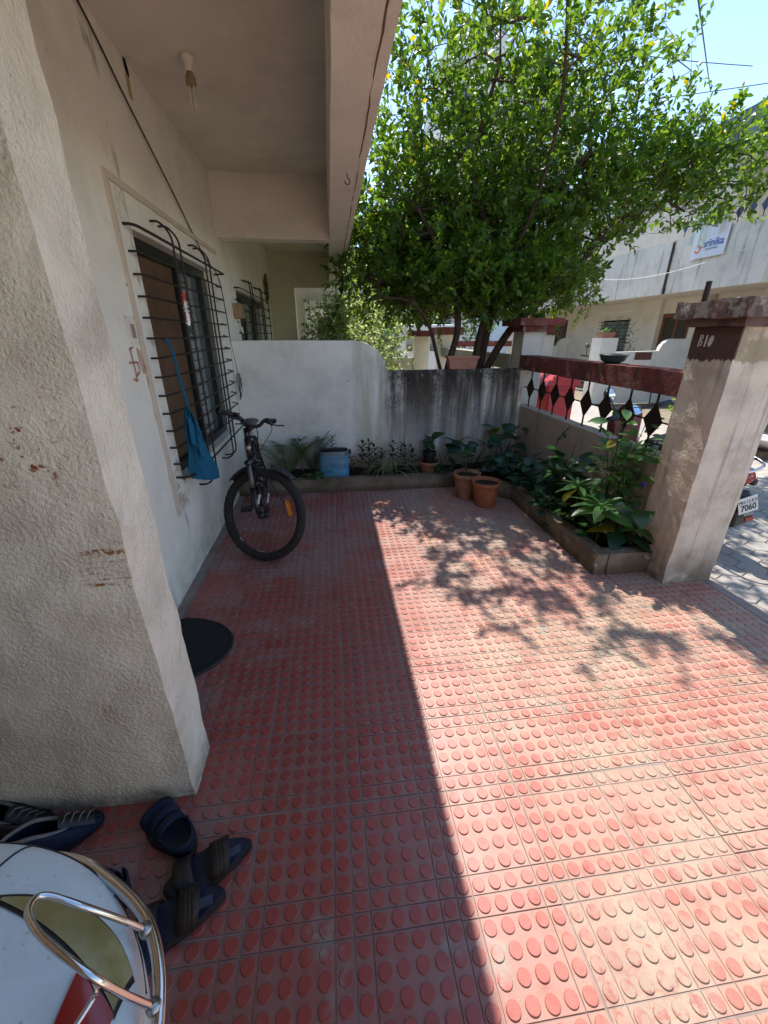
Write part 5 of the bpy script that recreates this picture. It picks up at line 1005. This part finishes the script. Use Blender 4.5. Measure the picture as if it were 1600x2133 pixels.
pt = part(MB().box(-.003, .003, -.075, .075, -.05, .05, Matrix.Translation((-.30, CY + .02, .60)) @ Matrix.Rotation(R(-28), 4, 'Y')), 'number_plate', M_rimwhite, sc)
for v in (-.055, -.02, .015, .05): part(MB().box(.0032, .0045, v - .006, v + .006, -.035, .03, Matrix.Translation((-.30, CY + .02, .60)) @ Matrix.Rotation(R(-28), 4, 'Y')), 'plate_mark', M_black, pt)
def tyre(parent, c, Rr, wd, ax, name='wheel'):
    Mx = Matrix.Translation(c) @ ax; o = part(MB().lathe([(Rr * .55, -wd * .8), (Rr * .86, -wd), (Rr * .97, -wd * .6), (Rr, 0), (Rr * .97, wd * .6), (Rr * .86, wd), (Rr * .55, wd * .8)], (0, 0, 0), 36, Mx), name, M_tyre, parent, True); part(MB().lathe([(.02, -wd * .7), (Rr * .55, -wd * .75), (Rr * .55, wd * .75), (.02, wd * .7)], (0, 0, 0), 24, Mx), 'rim', M_grey, o, True); return o
tyre(sc, (-.62, CY, .225), .225, .05, Matrix.Rotation(R(90), 4, 'X')); tyre(sc, (-1.86, CY, .225), .225, .05, Matrix.Rotation(R(90), 4, 'X'))
part(MB().box(-.85, -.36, CY - .07, CY + .07, .44, .56), 'inner_fender', M_black, sc, bevel=.03); part(MB().box(-1.3, -.5, CY - .17, CY + .17, .36, .66), 'side_body', M_swhite, sc, bevel=.06)
part(MB().box(-1.75, -1.25, CY - .16, CY + .16, .27, .33), 'floorboard', M_black, sc, bevel=.01); part(MB().prism([(-1.72, .3), (-1.62, .3), (-1.58, .9), (-1.68, 1.0), (-1.8, .85), (-1.85, .4)], -.18, .18, XZ(CY)), 'leg_shield', M_swhite, sc, bevel=.03); part(MB().tube([(-1.6, CY - .32, 1.0), (-1.66, CY, .98), (-1.6, CY + .32, 1.0)], .016, 8), 'handlebar', M_black, sc)
# parked scooter in the street, leaning on its stand
s2 = thing('scooter', 'dark red scooter with plate 7060 parked in the street behind gate pillar', 'scooter', (3.1, 3.2, SZ)); Lm = Matrix.Translation((3.17, 2.93, SZ)) @ Matrix.Rotation(R(-13), 4, 'Y') @ Matrix.Rotation(R(4), 4, 'Z')
Q = lambda x, y, z: Lm @ Vector((x, y, z)); M_sred = Mat('dark_red_scooter_paint', (.11, .008, .012), .25, .6).done()
tyre(s2, (0, 0, 0), .22, .055, Lm @ Matrix.Translation((0, 0, .22)) @ Matrix.Rotation(R(90), 4, 'Y')); tyre(s2, (0, 0, 0), .22, .05, Lm @ Matrix.Translation((0, 1.24, .22)) @ Matrix.Rotation(R(90), 4, 'Y'))
tb = MB()
for y, wd_, z0, z1 in ((-.36, .05, .56, .63), (-.28, .10, .50, .68), (-.1, .15, .42, .72), (.15, .18, .36, .72), (.38, .17, .32, .70), (.46, .14, .30, .62)):
    for k in range(12): a = 6.28319 * k / 12; tb.v.append(tuple(Q(wd_ * math.cos(a), y, (z0 + z1) / 2 + (z1 - z0) / 2 * math.sin(a))))
tb.f = [(i * 12 + k, i * 12 + (k + 1) % 12, (i + 1) * 12 + (k + 1) % 12, (i + 1) * 12 + k) for i in range(5) for k in range(12)] + [tuple(range(12)), tuple(range(60, 72))[::-1]]
part(tb, 'body', M_sred, s2, True); part(MB().box(-.12, .12, -.2, .5, .70, .79, Lm), 'seat', M_black, s2, bevel=.03)
part(MB().lathe([(.0, .055), (.05, .05), (.065, .02), (.06, -.02), (.0, -.03)], (0, 0, 0), 14, Lm @ Matrix.Translation((0, -.36, .655)) @ Matrix.Rotation(R(60), 4, 'X')), 'tail_lamp', M_red_l, s2, True)
part(MB().tube([Q(*p) for p in smoothpts([(-.13, .1, .74), (-.15, -.25, .75), (-.09, -.42, .73), (.09, -.42, .73), (.15, -.25, .75), (.13, .1, .74)], 6)], .011, 8).tube([Q(-.14, -.2, .75), Q(.14, -.2, .75)], .007, 6).tube([Q(0, -.2, .75), Q(0, -.43, .73)], .007, 6), 'grab_rail', M_chrome, s2, True)
part(MB().prism([(-.16, .46), (-.36, .52), (-.42, .40), (-.40, .25), (-.32, .22), (-.26, .30)], -.085, .085, Lm @ YZ(0)), 'rear_fender', M_black, s2, bevel=.02)
Pm = Lm @ Matrix.Translation((0, -.425, .44)) @ Matrix.Rotation(R(-10), 4, 'X') @ Matrix.Rotation(R(90), 4, 'X'); pp = part(MB().box(-.085, .085, -.062, .062, -.003, .003, Pm), 'number_plate', M_rimwhite, s2, bevel=.002)
for s_, z_, h_, b_ in (('MH.12.KX', .026, .038, 0.), ('7060', -.022, .068, .0015)):
    o = put(text_mesh(s_, h_, M_black, .0008, b_), 'lettering', pp); o.matrix_basis = Pm @ Matrix.Translation((0, z_, .0042))
part(MB().box(-.04, .04, -.085, -.066, -.002, .002, Pm), 'plate_tab', M_grey, s2); part(MB().box(-.035, .035, -.13, -.10, -.006, .006, Pm), 'reflector', M_red_l, s2)
for s_ in (-1, 1): part(MB().lathe([(.0, .03), (.028, .02), (.03, -.01), (.01, -.03)], (0, 0, 0), 12, Lm @ Matrix.Translation((.13 * s_, -.33, .56)) @ Matrix.Rotation(R(90), 4, 'X')), 'indicator', M_black, s2, True)
part(MB().prism([(.95, .28), (1.02, .28), (.93, .9), (.86, .95), (.82, .9)], -.17, .17, Lm @ YZ(0)), 'leg_shield', M_sred, s2, bevel=.03); part(MB().box(-.15, .15, .45, .97, .27, .32, Lm), 'floorboard', M_black, s2)
hbp = [(-.33, .70, 1.0), (-.16, .78, .98), (0, .82, .97), (.16, .78, .98), (.33, .70, 1.0)]; ho = part(MB().tube([Q(*p) for p in smoothpts(hbp, 5)], .014, 8), 'handlebar', M_black, s2, True); part(MB().lathe([(.0, .06), (.07, .05), (.1, 0), (.09, -.06), (.03, -.09)], (0, 0, 0), 16, Lm @ Matrix.Translation((0, .85, .95)) @ Matrix.Rotation(R(35), 4, 'X')), 'headstock', M_sred, s2, True)
M_mirror = Mat('mirror_glass', (.75, .85, .9), .03, .8, 1.).done()
part(MB().lathe([(.075, 0), (.07, .004), (0, .004)], (0, 0, 0), 18, Lm @ Matrix.Translation((0, .76, 1.0)) @ Matrix.Rotation(R(35), 4, 'X')), 'speedometer', M_mirror, ho, True)
for s_ in (-1, 1):
    part(MB().tube([Q(.33 * s_ * .6, .70, .99), Q(.33 * s_, .69, 1.0)], .019, 8), 'grip', plain('blue_black_grip', (.03, .045, .07), .7, .3) if s_ < 0 else bpy.data.materials['blue_black_grip'], ho, True); part(MB().tube([Q(.17 * s_, .77, 1.0), Q(.22 * s_, .8, 1.14)], .006, 6), 'mirror_stalk', M_black, ho)
    mm = Lm @ Matrix.Translation((.23 * s_, .80, 1.19)) @ Matrix.Rotation(R(78), 4, 'X') @ Matrix.Rotation(R(20 * s_), 4, 'Y'); mo = part(MB().lathe([(.0, -.03), (.05, -.02), (.06, 0)], (0, 0, 0), 18, mm, (.9, 1.15)), 'mirror', M_black, ho, True); part(MB().lathe([(.055, .001), (0, .0015)], (0, 0, 0), 18, mm, (.9, 1.15)), 'mirror_glass', M_mirror, mo, True)
part(MB().tube([Q(-.05, .3, .3), Q(-.26, .32, .055)], .01, 6), 'side_stand', M_metal, s2)
# small blue motorbike beyond the farther compound
s3 = thing('motorbike', 'blue motorbike front parked far across the street by the grey wall', 'motorbike', (8.0, 12.9, SZ)); M_sblue = plain('blue_bike_paint', (.02, .04, .12), .3, .5, 0, .1)
s3m = Matrix.Translation((8.0, 12.9, SZ)); part(MB().box(-.12, .12, -.6, .5, .5, .85, s3m), 'body', M_sblue, s3, bevel=.08); part(MB().lathe([(.0, .06), (.1, .04), (.12, -.06), (.05, -.12)], (0, 0, 0), 14, s3m @ Matrix.Translation((0, -.5, .98)) @ Matrix.Rotation(R(80), 4, 'X')), 'headlamp', M_sblue, s3, True); part(MB().tube([s3m @ Vector(p) for p in ((-.36, -.35, 1.05), (0, -.42, 1.0), (.36, -.35, 1.05))], .02, 6), 'handlebar', M_black, s3)
for y in (-.7, .6): tyre(s3, (8.0, 12.9 + y, SZ + .28), .28, .05, Matrix.Rotation(R(90), 4, 'Y'))
part(MB().tube([s3m @ Vector((-.2, -.4, 1.03)), s3m @ Vector((-.24, -.42, 1.25))], .01, 5), 'mirror_stalk', M_black, s3); part(MB().lathe([(.0, -.02), (.07, 0), (0, .01)], (0, 0, 0), 12, s3m @ Matrix.Translation((-.24, -.42, 1.32)) @ Matrix.Rotation(R(80), 4, 'X')), 'mirror', M_grey, s3, True)

# ================================================================== FOOTWEAR
M_fsole = plain('brown_black_sole', (.03, .023, .02), .85, .2, 0, .3, 40); M_fnavy = plain('navy_footbed', (.008, .013, .034), .5, .4, 0, .4, 30); M_fleather = plain('dark_brown_leather', (.022, .015, .0125), .6, .4, 0, .4, 40, .3); M_fblue = plain('blue_webbing', (.009, .018, .042), .75, .3, 0, .4, 60, .3); M_stitch = plain('tan_stitching', (.07, .045, .025), .8, .2); M_dustwhite = plain('dusty_white_lace', (.22, .21, .21), .9, .2); M_logo = plain('embossed_print', (.07, .08, .11), .6, .3)
def outline(L_, wd, n=28):
    pts = []
    for i in range(n):
        t = 6.28319 * i / n; x = math.cos(t); y = math.sin(t); w_ = wd * (1 + .16 * x - .10 * math.cos(2 * t + .5)); pts.append((x * L_ / 2, y * w_ / 2 + .006 * math.sin(x * 2)))
    return pts
def shoe(kind, label, toe, heel, z=.006, lean=0., mats=None):
    toe, heel = Vector((*toe, 0)), Vector((*heel, 0)); d = toe - heel; L_ = d.length; yaw = math.atan2(d.y, d.x); c = (toe + heel) / 2
    t = thing({'sandal': 'sandal', 'strap': 'strap_sandal', 'sneaker': 'sneaker'}[kind], label, 'sandal' if kind != 'sneaker' else 'shoe', (c.x, c.y, z)); Mx = Matrix.Translation((c.x, c.y, z)) @ Matrix.Rotation(yaw, 4, 'Z') @ Matrix.Rotation(lean, 4, 'X')
    wd = .098; ol = outline(L_, wd)
    part(MB().prism(ol, 0, .024, Mx), 'sole', M_fsole, t, bevel=.005); part(MB().prism([(x * .95, y * .92) for x, y in ol], .0245, .028, Mx), 'footbed', M_fnavy if kind != 'sneaker' else M_black, t, bevel=.002)
    def band(x0, x1, h, mat, name='strap', wk=1., sx=0., n=12, th=.004, tilt=0.):
        def fn(u, v, off=0.):
            a = math.pi * u; x = x0 + (x1 - x0) * v + sx * math.cos(a) + tilt * math.sin(a); w_ = wd * wk / 2 * (1 + .12 * (x / (L_ / 2))); return Mx @ Vector((x, (w_ + off) * math.cos(a), .02 + (h + off) * math.sin(a) ** .7))
        mb = MB().sheet(fn, n, 3); o = part(mb, name, mat, t, True); q = o.modifiers.new('thick', 'SOLIDIFY'); q.thickness = th; return o
    if kind == 'sandal':
        band(.035, .085, .045, M_fleather, tilt=.01); band(-.055, .0, .055, M_fleather, tilt=-.01, sx=.004); band(-.03, -.027, .0575, M_stitch, 'stitching', 1.02, tilt=-.01); band(-.04, -.037, .0575, M_stitch, 'stitching', 1.02, tilt=-.01); band(-.02, -.017, .0575, M_stitch, 'stitching', 1.02, tilt=-.01)
        part(MB().box(-L_ * .36, -L_ * .14, -.012, .012, .028, .0287, Mx), 'print', M_logo, t)
    if kind == 'strap':
        for x0, x1, h in ((.06, .095, .04), (.02, .05, .05), (-.02, .008, .058)): band(x0, x1, h, M_fblue, tilt=.008)
        def back(u, v): a = math.pi * (.5 + u); return Mx @ Vector((-.03 + (L_ / 2 - .035) * math.cos(a) * 1., wd * .46 * math.sin(a), .03 + .045 * v))
        o = part(MB().sheet(back, 14, 3), 'heel_strap', M_fblue, t, True); q = o.modifiers.new('thick', 'SOLIDIFY'); q.thickness = .005
    if kind == 'sneaker':
        sg_ = 1
        def up(u, v):
            a = 6.28319 * u; x = math.cos(a); y = math.sin(a); ww = wd * (1 + .16 * x) / 2; top = .085 - .045 * max(0, x + .1) ; cx = x * L_ / 2 * (1 - v * .35) - v * .035; return Mx @ Vector((cx, y * ww * (1 - .42 * v ** 1.5), .022 + top * math.sin(v * 1.57)))
        o = part(MB().sheet(up, 28, 6), 'upper', (mats or M_fblue), t, True); q = o.modifiers.new('thick', 'SOLIDIFY'); q.thickness = .006
        tg = lambda u, v: Mx @ Vector((.02 + .085 * v, (u - .5) * .05, .088 - .052 * v + .012 * math.sin(u * 3.14)))
        part(MB().sheet(tg, 6, 6), 'tongue', M_black, t, True)
        for k in range(4): part(MB().tube([Mx @ Vector((.03 + .018 * k, -.018 * sg_, .092 - .011 * k)), Mx @ Vector((.043 + .018 * k, 0, .104 - .012 * k)), Mx @ Vector((.05 + .018 * k, .018 * sg_, .082 - .011 * k))], .0022, 6), 'lace', M_dustwhite, t, True)
        cl_ = [up(i / 28, 1.) for i in range(28)]; part(MB().tube(cl_, .006, 6, closed=True), 'collar', M_dustwhite if mats is None else M_grey, t, True)
    return t
shoe('sandal', 'dark leather slide with navy footbed farthest from the scooter', (-.555, .722), (-.318, .812))
shoe('sandal', 'dark leather slide lying nearest the chrome guard', (-.612, .622), (-.372, .690))
shoe('strap', 'blue strapped sandal touching the base of the stucco pillar', (-.665, .955), (-.500, .800))
shoe('strap', 'blue strapped sandal half hidden behind the chrome guard', (-.80, .76), (-.645, .70), lean=.15)
shoe('sneaker', 'blue sneaker with white lace and collar against the stucco pillar', (-.825, .955), (-1.05, .85))
shoe('sneaker', 'black sneaker along the foot of the stucco pillar', (-.985, .955), (-1.24, .965), mats=M_black)
shoe('sneaker', 'grey trimmed dark shoe behind the white scooter tail', (-.86, .74), (-1.09, .72), mats=M_fblue)
shoe('strap', 'blue strapped sandal under the white scooter tail', (-.515, .585), (-.74, .535))
# ================================================================== DOORMAT, BAG, HANGING DISC
M_mat = plain('black_ribbed_mat', (.038, .037, .034), .95, .1, 0, .3, 200, .8)
mt = thing('doormat', 'black half oval rubber backed doormat behind the stucco pillar', 'doormat', (-.9, 1.77, .005))
half = [(-.955, 1.52)] + [(-.955 + .37 * math.cos(a), 1.77 + .255 * math.sin(a)) for a in np.linspace(-1.4, 1.4, 26)] + [(-.955, 2.02)]
part(MB().prism(half, .005, .014, XY(0)), 'pile', M_mat, mt); part(MB().tube([(x, y, .011) for x, y in half[1:-1]], .008, 6), 'edging', plain('mat_edging', (.03, .03, .028), .8, .2), mt)
M_bag = Mat('teal_blue_cloth', (.018, .115, .20), .9, .15); M_bag.speck((.015, .10, .18), 6, .4, .7); M_bag.bump(M_bag.noise(400, 2), .3, .002); M_bag = M_bag.done()
bag = thing('cloth_bag', 'teal blue cloth bag hung by its knotted strap from the grille', 'bag', (-.86, 2.68, .55))
def bagf(u, v, side):
    # v from neck (0) to hem (1); u across
    zc = 1.10 - .45 * v; wv = .012 + .098 * min(1, v * 1.25) ** .75; yc = 2.63 + .045 * v + .03 * v * v; y = yc + (u - .5) * 2 * wv * (1 + .12 * math.sin(9 * v)) ; z = zc - .05 * (u * v) + .09 * max(0, u - .5) * (1 - v) * 0
    bul = .032 * math.sin(math.pi * u) ** .8 * (.35 + v) + .014 * math.sin(u * 17 + v * 3) * (1.1 - .6 * v) + .008 * math.sin(u * 5 + v * 11); yy = y - yc; q_ = (bul if side > 0 else -.3 * bul) + .02 * mnoise.noise(Vector((u * 5, v * 7, 2))) + .008 * mnoise.noise(Vector((u * 14, v * 20, 5))); return (-.868 + .55 * yy + .5 * q_ + .012 * v, yc + .65 * yy - .8 * q_, z)
part(MB().sheet(lambda u, v: bagf(u, v, 1), 36, 26), 'front_panel', M_bag, bag, True); part(MB().sheet(lambda u, v: bagf(u, v, -1), 20, 16), 'back_panel', M_bag, bag, True)
fold_ = MB().sheet(lambda u, v: (-.862 + .06 * u, 2.60 + .06 * u * (1 - .3 * v) - .02 + .015 * math.sin(u * 7), 1.06 - .20 * u - .17 * v * (1 - .5 * u)), 14, 10); part(fold_, 'flap', M_bag, bag, True)
part(MB().tube(smoothpts([(-.885, 2.555, 1.478), (-.868, 2.56, 1.44), (-.865, 2.585, 1.28), (-.862, 2.615, 1.16), (-.862, 2.63, 1.09)], 6), [.011] * 3 + [.008] * 22, 7), 'strap', M_bag, bag, True)
dc = thing('pleated_disc', 'red and silver pleated paper disc hanging on the grille', 'ornament', (-.865, 2.94, 1.64)); nd = 48; dm = MB(); dm.v = [(-.868, 2.94, 1.65)]
for i in range(nd): a = 6.28319 * i / nd; dm.v.append((-.868 + (.007 if i % 2 else -.007), 2.94 + .062 * math.cos(a) * .85, 1.65 + .098 * math.sin(a)))
dm.f = [(0, 1 + i, 1 + (i + 1) % nd) for i in range(nd)]
m = Mat('silver_red_foil', (.72, .70, .68), .35, .5, .2); m.mix((.30, .03, .03), m.axis(2, 1.675, 1.70)); m.mix((.30, .03, .03), m.op('SUBTRACT', 1., m.axis(1, 2.905, 2.915))); part(dm, 'pleats', m.done(), dc); part(MB().tube([(-.872, 2.94, 1.74), (-.88, 2.94, 1.79)], .002, 5), 'thread', M_metal, dc)
